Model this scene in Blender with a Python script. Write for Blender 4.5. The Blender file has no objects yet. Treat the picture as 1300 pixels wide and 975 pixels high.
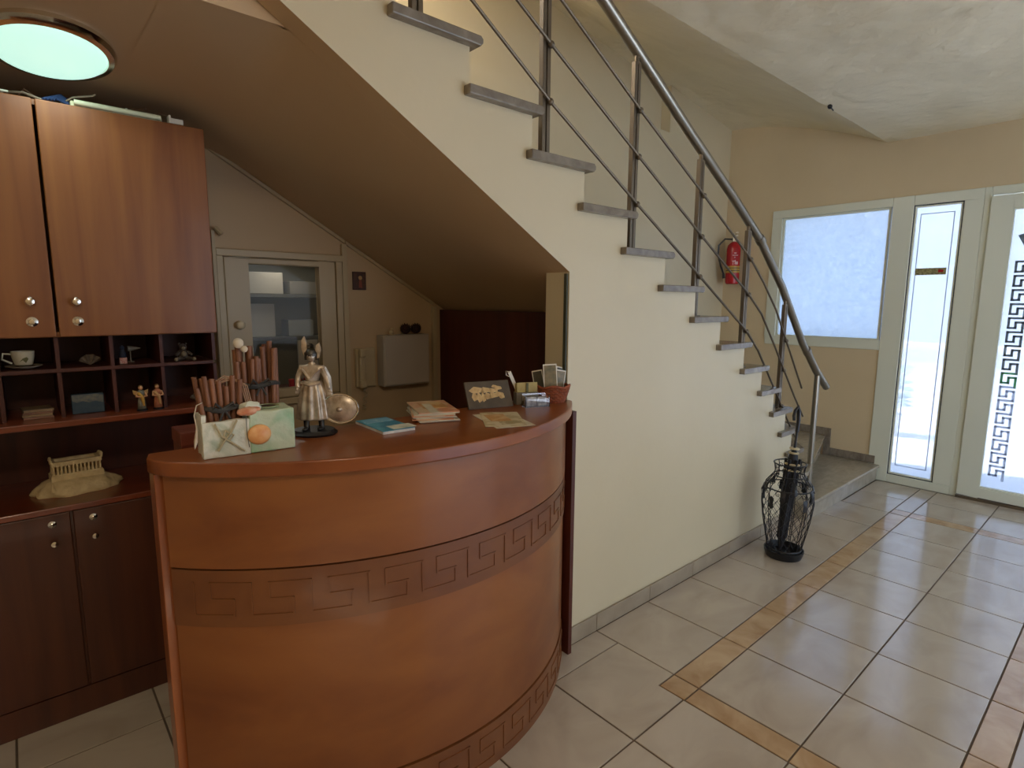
import bpy, bmesh, math, random
from mathutils import Vector, Matrix, noise
random.seed(7)
D = bpy.data
SC = bpy.context.scene
COL = SC.collection
PI = math.pi

# ---------------------------------------------------------------- camera, sky, exposure
cam_d = D.cameras.new('camera'); cam = D.objects.new('camera', cam_d); COL.objects.link(cam)
cam_d.sensor_width = 36.0; cam_d.lens = 36.0 * 720.05 / 1300.0
cam_d.clip_start = 0.05; cam_d.clip_end = 200
YAW, PITCH, ROLL = 0.849732, 0.143546, 0.005829
fw = Vector((math.cos(YAW) * math.cos(PITCH), math.sin(YAW) * math.cos(PITCH), -math.sin(PITCH)))
rt = fw.cross(Vector((0, 0, 1))).normalized(); up = rt.cross(fw)
r2 = rt * math.cos(ROLL) + up * math.sin(ROLL); u2 = r2.cross(fw)
cam.matrix_world = Matrix(((r2.x, u2.x, -fw.x, 0), (r2.y, u2.y, -fw.y, 0), (r2.z, u2.z, -fw.z, 1.6), (0, 0, 0, 1)))
SC.camera = cam

world = D.worlds.new('sky'); SC.world = world; world.use_nodes = True
wn = world.node_tree; wn.nodes.clear()
wo = wn.nodes.new('ShaderNodeOutputWorld'); wb = wn.nodes.new('ShaderNodeBackground')
wt = wn.nodes.new('ShaderNodeTexCoord'); ws = wn.nodes.new('ShaderNodeSeparateXYZ'); wr = wn.nodes.new('ShaderNodeValToRGB')
wn.links.new(wt.outputs['Generated'], ws.inputs[0]); wn.links.new(ws.outputs['Z'], wr.inputs[0])
wr.color_ramp.elements[0].position = 0.0; wr.color_ramp.elements[0].color = (0.70, 0.83, 1.0, 1)
wr.color_ramp.elements[1].position = 0.9; wr.color_ramp.elements[1].color = (0.50, 0.68, 1.0, 1)
wn.links.new(wr.outputs[0], wb.inputs[0]); wb.inputs[1].default_value = 1.75
wn.links.new(wb.outputs[0], wo.inputs[0])

sun_d = D.lights.new('sun', 'SUN'); sun_d.energy = 13.0; sun_d.angle = 0.01; sun_d.color = (1.0, 0.98, 0.96)
sun = D.objects.new('sun', sun_d); COL.objects.link(sun)
sun.rotation_euler = Vector((0.18, -0.50, -0.85)).to_track_quat('-Z', 'Y').to_euler()

# warm fill lamp added behind the camera (fitting built with the ceiling)
hl_d = D.lights.new('hall_fill_light', 'AREA'); hl_d.shape = 'DISK'; hl_d.size = 0.5; hl_d.energy = 17; hl_d.color = (1.0, 0.82, 0.60)
hl = D.objects.new('hall_fill_light', hl_d); COL.objects.link(hl); hl.location = (-0.3, -0.9, 2.90)

SC.view_settings.view_transform = 'Standard'
try: SC.view_settings.look = 'None'
except Exception: pass
SC.view_settings.exposure = 0.55
SC.view_settings.gamma = 1.0
SC.view_settings.use_curve_mapping = False

# ---------------------------------------------------------------- materials
def srgb(r, g, b):
    f = lambda c: (c / 255.0 / 12.92) if c / 255.0 <= 0.04045 else ((c / 255.0 + 0.055) / 1.055) ** 2.4
    return (f(r), f(g), f(b), 1)

def mat(name, c1, c2=None, rough=0.5, metal=0.0, scale=(6, 6, 6), detail=4, bump=0.0, bscale=None, coat=0.0, bdist=0.02,
        emit=None, estr=0, alpha=None, trans=0.0, spec=None, pos=(0.3, 0.7), objvar=0.0, distort=0.0):
    m = D.materials.new(name); m.use_nodes = True
    nt = m.node_tree; b = nt.nodes['Principled BSDF']
    b.inputs['Roughness'].default_value = rough; b.inputs['Metallic'].default_value = metal
    b.inputs['Base Color'].default_value = c1
    if coat:
        b.inputs['Coat Weight'].default_value = coat; b.inputs['Coat Roughness'].default_value = 0.08
    if spec is not None: b.inputs['Specular IOR Level'].default_value = spec
    if trans: b.inputs['Transmission Weight'].default_value = trans
    tc = nt.nodes.new('ShaderNodeTexCoord'); mp = nt.nodes.new('ShaderNodeMapping')
    mp.inputs['Scale'].default_value = scale
    nt.links.new(tc.outputs['Object'], mp.inputs[0])
    if c2 is not None:
        n = nt.nodes.new('ShaderNodeTexNoise'); n.inputs['Scale'].default_value = 1.0; n.inputs['Detail'].default_value = detail
        n.inputs['Distortion'].default_value = distort
        if objvar:
            oi = nt.nodes.new('ShaderNodeObjectInfo'); ad = nt.nodes.new('ShaderNodeVectorMath'); ad.operation = 'ADD'
            mu = nt.nodes.new('ShaderNodeMath'); mu.operation = 'MULTIPLY'; mu.inputs[1].default_value = 50
            nt.links.new(oi.outputs['Random'], mu.inputs[0]); nt.links.new(mu.outputs[0], ad.inputs[1])
            nt.links.new(mp.outputs[0], ad.inputs[0]); nt.links.new(ad.outputs[0], n.inputs['Vector'])
        else:
            nt.links.new(mp.outputs[0], n.inputs['Vector'])
        r = nt.nodes.new('ShaderNodeValToRGB')
        r.color_ramp.elements[0].position = pos[0]; r.color_ramp.elements[0].color = c1
        r.color_ramp.elements[1].position = pos[1]; r.color_ramp.elements[1].color = c2
        nt.links.new(n.outputs['Fac'], r.inputs[0]); nt.links.new(r.outputs[0], b.inputs['Base Color'])
    if bump:
        n2 = nt.nodes.new('ShaderNodeTexNoise'); n2.inputs['Scale'].default_value = bscale or 20; n2.inputs['Detail'].default_value = 5
        bp = nt.nodes.new('ShaderNodeBump'); bp.inputs['Strength'].default_value = bump; bp.inputs['Distance'].default_value = bdist
        nt.links.new(tc.outputs['Object'], n2.inputs['Vector']); nt.links.new(n2.outputs['Fac'], bp.inputs['Height'])
        nt.links.new(bp.outputs[0], b.inputs['Normal'])
    if emit:
        b.inputs['Emission Color'].default_value = emit; b.inputs['Emission Strength'].default_value = estr
    return m

M = {}
M['wall'] = mat('cream_plaster', srgb(209, 189, 153), srgb(217, 198, 162), 0.62, scale=(1.3, 1.3, 1.3), bump=0.10, bscale=14)
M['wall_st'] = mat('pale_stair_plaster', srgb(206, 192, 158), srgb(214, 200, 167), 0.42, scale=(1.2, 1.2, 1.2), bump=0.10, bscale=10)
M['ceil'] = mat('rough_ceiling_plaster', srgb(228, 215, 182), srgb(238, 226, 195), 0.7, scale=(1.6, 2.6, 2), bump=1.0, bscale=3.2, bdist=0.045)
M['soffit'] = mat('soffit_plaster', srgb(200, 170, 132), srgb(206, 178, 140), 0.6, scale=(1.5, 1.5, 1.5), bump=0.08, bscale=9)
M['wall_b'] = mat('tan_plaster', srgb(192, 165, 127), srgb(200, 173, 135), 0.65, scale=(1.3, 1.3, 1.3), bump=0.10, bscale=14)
M['trim'] = mat('cream_trim', srgb(190, 170, 132), None, 0.5)
M['tile'] = mat('glazed_floor_tile', srgb(190, 177, 160), srgb(172, 157, 140), 0.14, scale=(3.2, 5, 5), detail=6, objvar=1, pos=(0.35, 0.75), distort=0.8, bump=0.02, bscale=6, spec=0.85)
M['strip'] = mat('marbled_border_tile', srgb(198, 170, 134), srgb(168, 132, 94), 0.13, scale=(8, 8, 8), detail=7, objvar=1, distort=0.8, pos=(0.3, 0.75))
M['grout'] = mat('dark_grout', srgb(98, 82, 66), None, 0.9)
M['skirt'] = mat('skirting_tile', srgb(164, 149, 126), srgb(146, 131, 110), 0.3, scale=(9, 9, 9), objvar=1)
M['marble'] = mat('grey_marble', srgb(142, 132, 118), srgb(114, 103, 90), 0.22, scale=(14, 30, 14), detail=7, distort=1.0)
M['marble_l'] = mat('grey_marble_step', srgb(176, 166, 148), srgb(156, 146, 128), 0.16, scale=(8, 20, 8), detail=7, distort=1.0)
M['metal'] = mat('brushed_steel', srgb(156, 149, 136), None, 0.3, 0.9)
M['metal_d'] = mat('brown_steel', srgb(116, 104, 88), None, 0.42, 0.7)
M['chrome'] = mat('chrome', srgb(225, 220, 212), None, 0.15, 1.0)
M['pvc'] = mat('white_pvc', srgb(222, 225, 208), None, 0.35)
M['pvc2'] = mat('aged_cream_pvc', srgb(188, 167, 128), None, 0.4)
M['black'] = mat('black_metal', srgb(22, 22, 26), None, 0.35)
M['rubber'] = mat('dark_gasket', srgb(40, 48, 60), None, 0.6)
M['red'] = mat('red_enamel', srgb(176, 24, 32), None, 0.25)

def wood(name, a, b, rough, scale, coat=0.0, objvar=0):
    return mat(name, srgb(*a), srgb(*b), rough, scale=scale, detail=6, coat=coat, distort=0.5, pos=(0.32, 0.7), objvar=objvar)
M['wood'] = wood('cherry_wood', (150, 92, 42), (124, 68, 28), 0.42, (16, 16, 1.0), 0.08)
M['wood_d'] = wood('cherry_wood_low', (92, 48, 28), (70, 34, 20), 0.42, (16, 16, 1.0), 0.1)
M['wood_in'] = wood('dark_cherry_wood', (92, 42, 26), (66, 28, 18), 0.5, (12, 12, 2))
M['wood_sh'] = wood('shelf_wood', (136, 66, 36), (108, 48, 26), 0.3, (2, 16, 16), 0.3)
M['wood_pan'] = wood('mahogany_panel', (84, 34, 18), (60, 22, 12), 0.45, (10, 10, 1))
M['wood_c'] = wood('counter_front_wood', (146, 88, 40), (120, 65, 27), 0.42, (2.4, 2.4, 5), 0.2)
M['wood_b'] = wood('counter_band_wood', (126, 76, 37), (104, 57, 26), 0.45, (3, 3, 6), 0.15)
M['wood_top'] = wood('counter_top_wood', (148, 84, 40), (122, 62, 28), 0.32, (2.4, 10, 10), 0.15)
M['wood_edge'] = wood('counter_edge_wood', (166, 98, 54), (142, 78, 40), 0.3, (10, 10, 1.2), 0.3)

def glass_mat(name, tint, frost, ior=1.45, rough=0.02):
    """clear pane mixed with a milky film (frost = share of the film)"""
    m = D.materials.new(name); m.use_nodes = True; nt = m.node_tree; nt.nodes.clear()
    o = nt.nodes.new('ShaderNodeOutputMaterial'); t = nt.nodes.new('ShaderNodeBsdfTransparent'); t.inputs[0].default_value = (1, 1, 1, 1)
    g = nt.nodes.new('ShaderNodeBsdfGlossy'); g.inputs['Roughness'].default_value = rough
    tr = nt.nodes.new('ShaderNodeBsdfTranslucent'); tr.inputs[0].default_value = tint
    df = nt.nodes.new('ShaderNodeBsdfDiffuse'); df.inputs[0].default_value = tint
    m0 = nt.nodes.new('ShaderNodeMixShader'); m0.inputs[0].default_value = 0.15
    nt.links.new(tr.outputs[0], m0.inputs[1]); nt.links.new(df.outputs[0], m0.inputs[2])
    m1 = nt.nodes.new('ShaderNodeMixShader'); nt.links.new(t.outputs[0], m1.inputs[1]); nt.links.new(m0.outputs[0], m1.inputs[2])
    if frost == 'speckle':
        n = nt.nodes.new('ShaderNodeTexNoise'); n.inputs['Scale'].default_value = 26; n.inputs['Detail'].default_value = 6
        tc = nt.nodes.new('ShaderNodeTexCoord'); nt.links.new(tc.outputs['Object'], n.inputs['Vector'])
        r = nt.nodes.new('ShaderNodeMapRange'); r.inputs[1].default_value = 0.35; r.inputs[2].default_value = 0.65
        r.inputs[3].default_value = 0.72; r.inputs[4].default_value = 0.80
        nt.links.new(n.outputs['Fac'], r.inputs[0]); nt.links.new(r.outputs[0], m1.inputs[0])
    else:
        m1.inputs[0].default_value = frost
    fr = nt.nodes.new('ShaderNodeFresnel'); fr.inputs[0].default_value = ior
    m2 = nt.nodes.new('ShaderNodeMixShader'); nt.links.new(fr.outputs[0], m2.inputs[0])
    nt.links.new(m1.outputs[0], m2.inputs[1]); nt.links.new(g.outputs[0], m2.inputs[2]); nt.links.new(m2.outputs[0], o.inputs[0])
    return m
M['pane'] = glass_mat('clear_window_glass', (0.62, 0.68, 0.80, 1), 0.6)
M['pane_f'] = glass_mat('milky_window_glass', (0.50, 0.60, 0.74, 1), 'speckle')
M['pane_in'] = glass_mat('dusty_inner_glass', (0.5, 0.5, 0.45, 1), 0.06, ior=1.18)
M['terrace'] = mat('white_terrace', srgb(222, 227, 236), srgb(206, 211, 222), .7)
M['frost'] = mat('frosted_film', srgb(205, 215, 235), None, 0.6)
M['acrylic'] = mat('clear_acrylic', (1, 1, 1, 1), None, 0.05, trans=1.0)

# ---------------------------------------------------------------- mesh builder
class MB:
    def __init__(s): s.bm = bmesh.new(); s.smooth = False
    def poly(s, vs, fs):
        b = [s.bm.verts.new(v) for v in vs]
        for f in fs:
            try: s.bm.faces.new([b[i] for i in f])
            except ValueError: pass
        return b
    def box(s, x0, y0, z0, x1, y1, z1, mtx=None):
        vs = [(x, y, z) for x in (x0, x1) for y in (y0, y1) for z in (z0, z1)]
        if mtx is not None: vs = [mtx @ Vector(v) for v in vs]
        s.poly(vs, [(0, 1, 3, 2), (4, 6, 7, 5), (0, 4, 5, 1), (2, 3, 7, 6), (0, 2, 6, 4), (1, 5, 7, 3)]); return s
    def prism(s, pts, a, b, axis='z', mtx=None):
        """pts 2-D outline extruded a..b along axis; axis y: pts=(x,z), axis x: pts=(y,z)"""
        def P(p, h):
            v = {'z': (p[0], p[1], h), 'y': (p[0], h, p[1]), 'x': (h, p[0], p[1])}[axis]
            return mtx @ Vector(v) if mtx is not None else v
        n = len(pts)
        s.poly([P(p, a) for p in pts] + [P(p, b) for p in pts],
               [tuple(range(n))[::-1], tuple(range(n, 2 * n))] + [(i, (i + 1) % n, n + (i + 1) % n, n + i) for i in range(n)]); return s
    def tube(s, pts, r, n=8, caps=True, closed=False):
        pts = [Vector(p) for p in pts]; m = len(pts)
        rs = r if isinstance(r, (list, tuple)) else [r] * m
        rings = []; prev = None
        for i, p in enumerate(pts):
            if closed: t = (pts[(i + 1) % m] - pts[i - 1]).normalized()
            else: t = (pts[min(i + 1, m - 1)] - pts[max(i - 1, 0)]).normalized()
            if prev is None:
                a = Vector((0, 0, 1)) if abs(t.z) < 0.9 else Vector((1, 0, 0)); u = t.cross(a).normalized()
            else:
                u = (prev - t * prev.dot(t)); u = u.normalized() if u.length > 1e-6 else t.orthogonal().normalized()
            prev = u; v = t.cross(u)
            rings.append([s.bm.verts.new(p + (u * math.cos(2 * PI * k / n) + v * math.sin(2 * PI * k / n)) * rs[i]) for k in range(n)])
        for i in range(m if closed else m - 1):
            A = rings[i]; B = rings[(i + 1) % m]
            for k in range(n): s.bm.faces.new((A[k], A[(k + 1) % n], B[(k + 1) % n], B[k]))
        if caps and not closed:
            s.bm.faces.new(rings[0][::-1]); s.bm.faces.new(rings[-1])
        return s
    def lathe(s, prof, c=(0, 0, 0), n=24, fold=0, famp=0, sx=1, sy=1, mtx=None):
        c = Vector(c); rings = []
        for (r, z) in prof:
            ring = []
            for k in range(n):
                a = 2 * PI * k / n; rr = max(r, 1e-5) * (1 + famp * math.sin(fold * a) if fold else 1)
                v = Vector((rr * math.cos(a) * sx, rr * math.sin(a) * sy, z))
                if mtx is not None: v = mtx @ v
                ring.append(s.bm.verts.new(c + v))
            rings.append(ring)
        for i in range(len(rings) - 1):
            for k in range(n): s.bm.faces.new((rings[i][k], rings[i][(k + 1) % n], rings[i + 1][(k + 1) % n], rings[i + 1][k]))
        s.bm.faces.new(rings[0][::-1]); s.bm.faces.new(rings[-1]); return s
    def ball(s, c, r, sx=1, sy=1, sz=1, n=12, jit=0, mtx=None):
        prof = []
        m = max(6, n // 2 + 2)
        b0 = len(s.bm.verts)
        for i in range(m + 1):
            t = -PI / 2 + PI * i / m; prof.append((r * math.cos(t), r * math.sin(t) * sz))
        s.lathe(prof, c, n, sx=sx, sy=sy, mtx=mtx)
        if jit:
            s.bm.verts.ensure_lookup_table()
            for v in s.bm.verts[b0:]:
                d = v.co - Vector(c); v.co = Vector(c) + d * (1 + jit * noise.noise(v.co * (1.6 / r)))
        return s
    def sweep(s, path, w, h):
        return s
    def build(s, name, m, parent=None, smooth=None, bevel=0, seg=2, loc=None):
        bmesh.ops.remove_doubles(s.bm, verts=s.bm.verts, dist=1e-6)
        bmesh.ops.recalc_face_normals(s.bm, faces=s.bm.faces)
        me = D.meshes.new(name)
        if loc is not None:
            for v in s.bm.verts: v.co -= Vector(loc)
        s.bm.to_mesh(me); s.bm.free(); me.materials.append(m)
        if smooth: 
            for p in me.polygons: p.use_smooth = True
            if smooth != 'all':
                try: me.set_sharp_from_angle(angle=math.radians(40))
                except Exception: pass
        o = D.objects.new(name, me); COL.objects.link(o)
        if loc is not None: o.location = loc
        if parent is not None:
            o.parent = parent
            # children are modelled in world space; undo the parent's placement
            o.matrix_parent_inverse = parent_world(parent).inverted()
        if bevel:
            b = o.modifiers.new('bevel', 'BEVEL'); b.width = bevel; b.segments = seg; b.limit_method = 'ANGLE'; b.angle_limit = math.radians(50)
        return o

def parent_world(p):
    m = p.matrix_basis.copy()
    while p.parent is not None:
        m = p.parent.matrix_basis @ p.matrix_parent_inverse @ m if False else p.matrix_parent_inverse @ m
        m = p.parent.matrix_basis @ m
        p = p.parent
    return m

def empty(name, label, cat, loc, group=None):
    o = D.objects.new(name, None); COL.objects.link(o); o.location = loc; o.empty_display_size = 0.05
    o['label'] = label; o['category'] = cat
    if group: o['group'] = group
    return o
def tag(o, label, cat, group=None):
    o['label'] = label; o['category'] = cat
    if group: o['group'] = group
    return o
def S(o): o['kind'] = 'structure'; return o
def lab(o, t): o['label'] = t; return o
def copy_tree(o, parent=None, delta=None):
    c = o.copy(); COL.objects.link(c)
    if parent is not None: c.parent = parent
    for ch in list(o.children): copy_tree(ch, c)
    return c
def rotm(ax, deg, c=(0, 0, 0)):
    c = Vector(c); return Matrix.Translation(c) @ Matrix.Rotation(math.radians(deg), 4, ax) @ Matrix.Translation(-c)

# ---------------------------------------------------------------- floor
XF = 5.867        # door wall
floor = S(MB().box(-2.3, -2.3, -0.10, XF + .02, 3.2, -0.004).build('floor', M['grout']))
G = 0.0035
def tile(x0, y0, x1, y1, name='floor_tile', m='tile'):
    if x1 - x0 < 0.02 or y1 - y0 < 0.02: return
    key = (name, round(x1 - x0, 3), round(y1 - y0, 3))
    if key in TC: me = TC[key]
    else:
        w = (x1 - x0) / 2 - G; d = (y1 - y0) / 2 - G; e = 0.0015
        b = MB(); b.poly([(-w, -d, -.0045), (w, -d, -.0045), (w, d, -.0045), (-w, d, -.0045),
                          (-w, -d, -.0012), (w, -d, -.0012), (w, d, -.0012), (-w, d, -.0012),
                          (-w + e, -d + e, 0), (w - e, -d + e, 0), (w - e, d - e, 0), (-w + e, d - e, 0)],
                         [(0, 3, 2, 1), (0, 1, 5, 4), (1, 2, 6, 5), (2, 3, 7, 6), (3, 0, 4, 7), (4, 5, 9, 8), (5, 6, 10, 9), (6, 7, 11, 10), (7, 4, 8, 11), (8, 9, 10, 11)])
        bmesh.ops.recalc_face_normals(b.bm, faces=b.bm.faces)
        me = D.meshes.new(name); b.bm.to_mesh(me); b.bm.free(); me.materials.append(M[m]); TC[key] = me
    o = D.objects.new(name, me); COL.objects.link(o); o.parent = floor; o.location = ((x0 + x1) / 2, (y0 + y1) / 2, 0)
TC = {}
P = 0.4225
# west part (round the desk)
xs = [1.59 - 0.4285 * k for k in range(9)][::-1]
ys_w = [1.115 + 0.42 * k for k in range(-7, 5)] + [3.07]
for i in range(len(xs) - 1):
    for j in range(len(ys_w) - 1):
        tile(xs[i], ys_w[j], xs[i + 1], ys_w[j + 1])
for j in range(len(ys_w) - 1):
    if ys_w[j] > 1.5: 
        if ys_w[j + 1] < 2.0: tile(1.59, ys_w[j], 2.03, min(ys_w[j + 1], 1.67))
    elif ys_w[j] < 1.0: tile(1.59, ys_w[j], 1.92, ys_w[j + 1])
b = MB(); b.prism([(1.59 + G, 1.115 + G), (1.92 - G, 1.115 + G), (1.92 - G, 1.23 + G), (2.03 - G, 1.23 + G), (2.03 - G, 1.535 - G), (1.59 + G, 1.535 - G)], -.0045, 0)
b.build('floor_tile', M['tile'], floor)
# east part (inside and beyond the border)
xe = [2.03 + P * k for k in range(8)]           # ... 4.9875
for i in range(len(xe) - 1):
    tile(xe[i], 1.23, xe[i + 1], 1.668)
    for y0, y1 in ((0.698, 1.11), (0.289, 0.698), (-0.243, 0.178), (-0.663, -0.243), (-1.083, -0.663), (-1.503, -1.083)):
        tile(xe[i], y0, xe[i + 1], y1)
    tile(xe[i], 1.11, xe[i + 1], 1.23, 'border_tile', 'strip')
    tile(xe[i], 0.178, xe[i + 1], 0.289, 'border_tile', 'strip')
XE = xe[-1]
for y0, y1 in ((1.23, 1.57), ): tile(XE, y0, XE + .42, y1); tile(XE + .42, y0, XF - .02, y1)
for y0, y1 in ((0.698, 1.11), (0.289, 0.698)):
    tile(XE, y0, XE + .12, y1, 'border_tile', 'strip'); tile(1.92, y0, 2.03, y1, 'border_tile', 'strip')
    tile(XE + .12, y0, XE + .5, y1); tile(XE + .5, y0, XF - .02, y1)
tile(XE, 1.11, XE + .12, 1.23, 'border_tile', 'strip'); tile(1.92, 1.11, 2.03, 1.23, 'border_tile', 'strip')
tile(XE, 0.178, XE + .12, 0.289, 'border_tile', 'strip'); tile(1.92, 0.178, 2.03, 0.289, 'border_tile', 'strip')
tile(XE + .12, 1.11, XF - .02, 1.23); tile(XE + .12, .178, XF - .02, .289)
for y0, y1 in ((-2.20, -1.503), (-1.503, -1.083)): tile(XE, y0, XE + .42, y1); tile(XE + .42, y0, XF - .02, y1); tile(1.92, y0, 2.03, y1)
for i in range(len(xe) - 1): tile(xe[i], -1.923, xe[i + 1], -1.503); tile(xe[i], -2.29, xe[i + 1], -1.923)
for y0, y1 in ((-0.243, 0.178), (-0.663, -0.243), (-1.083, -0.663)):
    tile(XE, y0, XE + .42, y1); tile(XE + .42, y0, XF - .02, y1); tile(1.92, y0, 2.03, y1)

# ---------------------------------------------------------------- stairs profile
X1 = [0.955, 1.248, 1.542, 1.839, 2.137, 2.442, 2.745, 3.041, 3.339, 3.589, 3.782, 3.93, 4.06]   # tread start at the wall face
ZT = [2.503 - 0.1627 * k for k in range(13)]
XEND = [1.308, 1.607, 1.913, 2.218, 2.532, 2.83, 3.11, 3.42, 3.677, 3.877, 4.085, 4.215, 4.33]    # nosing
ZT[12] = 0.545
SM, SCC = -0.5818, 2.7742                       # soffit z = SM*x + SCC
YW = 1.68                                       # face of the stair wall
TT = 0.033                                      # tread thickness
zso = lambda x: SM * x + SCC
# staircase body above the soffit (also carries the far upper part)
stair = empty('staircase', 'plastered staircase with grey marble treads climbing left above the reception desk', 'staircase', (4.3, 2.4, 0))
prof = [(0.42, 2.76), (0.42, 2.829 - TT)]
prof = [(0.20, zso(0.20)), (0.20, 2.829 - TT), (0.70, 2.829 - TT), (0.70, 2.666 - TT), (0.955 + .03, 2.666 - TT), (0.985, ZT[0] - TT)]
for k in range(12):
    xr = XEND[k] - 0.035
    prof += [(xr, ZT[k] - TT), (xr, ZT[k + 1] - TT)]
prof += [(XEND[12] - .035, ZT[12] - TT), (XEND[12] - .035, 0.0)]
# front wall leaf (y 1.68 - 1.82)
o = S(MB().prism(prof + [(1.798, 0.0), (1.798, zso(1.798))], YW, 1.765, 'y').build('wall_left', M['wall_st']))
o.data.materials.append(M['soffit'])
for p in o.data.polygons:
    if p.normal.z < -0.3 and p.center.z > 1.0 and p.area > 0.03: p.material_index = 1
S(MB().box(1.798, 1.765, 0.0, 4.28, 1.82, 0.5).box(1.798, 1.765, .5, 2.6, 1.82, zso(2.6)).prism([(1.798, zso(2.6)), (2.6, zso(2.6)), (2.6, zso(2.6) + .001), (1.798, zso(1.798) + .001)], 1.765, 1.82, 'y').build('wall_left_jamb', M['wall_st']))
# inner stair mass y 1.82 - 3.2 over the soffit up to x 3.7
pr2 = [(0.67, zso(0.67)), (0.67, 2.666 - TT), (0.985, 2.666 - TT), (0.985, ZT[0] - TT)]
for k in range(8): xr = XEND[k] - 0.035; pr2 += [(xr, ZT[k] - TT), (xr, ZT[k + 1] - TT)]
pr2 += [(3.642, ZT[8] - TT), (3.642, zso(3.642))]
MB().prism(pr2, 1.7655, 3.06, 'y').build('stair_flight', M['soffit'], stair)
for k in range(9):
    b = MB(); x0 = X1[k] - 0.0; x1 = XEND[k]; z1 = ZT[k]; z0 = z1 - TT
    r = 0.010
    b.prism([(x0, z0), (x1 - r, z0), (x1, z0 + r), (x1, z1 - r), (x1 - r, z1), (x0, z1)], YW - 0.035, 3.19, 'y')
    b.build('stair_tread', M['marble'], stair, bevel=0.004)
b = MB(); b.prism([(0.60, 2.666 - TT), (1.01, 2.666 - TT), (1.01, 2.666), (0.60, 2.666)], YW - .035, 3.19, 'y'); b.build('stair_tread', M['marble'], stair)
# winders
outer = [(3.70, 3.19), (4.12, 3.19), (4.62, 3.19), (5.25, 3.19), (5.85, 2.80), (5.85, 2.035)]
inner = [(3.677, YW), (3.877, YW), (4.085, YW), (4.215, YW), (4.33, YW), (4.46, 1.70)]
zz = [ZT[8], ZT[9], ZT[10], ZT[11], ZT[12], 0.335]
for k in range(1, 6):
    a, bb = inner[k - 1], inner[k]; c, d = outer[k], outer[k - 1]
    pts = [a, bb, c] + ([(5.85, 3.19)] if k == 4 else []) + [d]
    dx = -0.03
    pin = [(a[0] + dx, a[1] + .145), (bb[0] + dx, bb[1] + .145 if k < 5 else bb[1] + .03), (c[0] + (dx if k < 4 else 0), c[1] + (0.03 if k >= 4 else 0))] + ([(5.85, 3.19)] if k == 4 else []) + [(d[0] + (dx if k < 5 else 0), d[1] + (0.03 if k >= 5 else 0))]
    MB().prism(pin, 0.0, zz[k] - TT).build('stair_riser', M['marble_l'] if k == 5 else M['wall_st'], stair)
    pt = [(X1[8 + k] if k < 5 else a[0] - 0.03, YW - 0.035), (bb[0], YW - 0.035), c] + ([(5.85, 3.19)] if k == 4 else []) + [(d[0] - .05 if k < 5 else d[0], d[1] + (0.05 if k == 5 else 0))]
    MB().prism(pt, zz[k] - TT, zz[k]).build('stair_tread', M['marble'] if k < 5 else M['marble_l'], stair, bevel=0.004)
# bottom platform
MB().prism([(4.31, 1.575), (5.85, 1.575), (5.85, 2.15), (4.31, 1.80)], 0.0, 0.118).build('stair_riser', M['marble_l'], stair)
MB().prism([(4.30, 1.555), (5.852, 1.555), (5.852, 2.15), (4.30, 1.80)], 0.118, 0.145).build('platform_slab', M['marble_l'], stair, bevel=0.006)

# skirting along the stair wall: tiles
bb_ = S(MB().box(1.80, YW - 0.004, 0, 4.30, YW, 0.078).build('baseboard_left', M['grout']))
x = 1.86
edges = [1.81, 2.03, 2.47, 2.90, 3.33, 3.76, 4.19, 4.30]
for i in range(len(edges) - 1):
    MB().box(edges[i] + .0015, YW - 0.013, 0.0005, edges[i + 1] - .0015, YW - 0.003, 0.084).build('skirting_tile', M['skirt'], bb_, bevel=0.002)

# ---------------------------------------------------------------- railing
rail = empty('stair_railing', 'brown metal stair railing with round handrail and three slanting rods', 'railing', (4.72, 1.72, 0.145))
YR = 1.73
hr = [(1.86, 2.975), (2.037, 2.881), (2.394, 2.680), (2.76, 2.470), (3.2, 2.231), (3.60, 1.997)]
hr2 = [(3.60, 1.997), (3.96, 1.712), (4.36, 1.320), (4.50, 1.215)]
hr3 = [(4.46, 1.25), (4.66, 1.09), (4.90, 0.935)]
MB().tube([(x, YR, z) for x, z in hr], 0.026, 16).build('handrail', M['metal'], rail, smooth=1)
MB().tube([(x, YR, z) for x, z in hr2], 0.025, 16).build('handrail', M['metal'], rail, smooth=1)
MB().tube([(x, YR, z) for x, z in hr3], 0.0275, 16).build('handrail', M['metal'], rail, smooth=1)
for (x, z, dx, dz) in ((3.60, 1.997, .04, -.026), (4.46, 1.25, .035, -.03)):
    MB().tube([(x - dx * .5, YR, z - dz * .5), (x + dx * .5, YR, z + dz * .5)], 0.031, 16).build('rail_collar', M['metal'], rail, smooth=1)
def hz(x):
    L = hr + hr2[1:] + hr3[1:]
    for i in range(len(L) - 1):
        if L[i][0] <= x <= L[i + 1][0]: t = (x - L[i][0]) / (L[i + 1][0] - L[i][0]); return L[i][1] * (1 - t) + L[i + 1][1] * t
    return L[0][1] + (L[0][0] - x) * 0.57
posts = [(1.09, ZT[0], 2.97), (1.685, ZT[2], None), (2.275, ZT[4], None), (2.865, ZT[6], None), (3.44, ZT[8], None), (4.03, ZT[11], None)]
for (px_, zb, ztop) in posts:
    zt = (ztop or hz(px_) - 0.05)
    b = MB()
    b.box(px_ - .022, YR - .012, zb, px_ - .003, YR + .012, zt); b.box(px_ + .003, YR - .012, zb, px_ + .022, YR + .012, zt)
    b.box(px_ - .004, YR - .006, zb, px_ + .004, YR + .006, zt)
    p = b.build('post', M['metal_d'], rail, bevel=0.002)
    MB().tube([(px_, YR, zt - .01), (px_, YR, zt + (.04 if ztop is None else .0))], 0.011, 10).build('post_pin', M['metal_d'], p)
    MB().box(px_ - .035, YR - .022, zb, px_ + .035, YR + .022, zb + .006).build('foot_plate', M['metal_d'], p)
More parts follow.
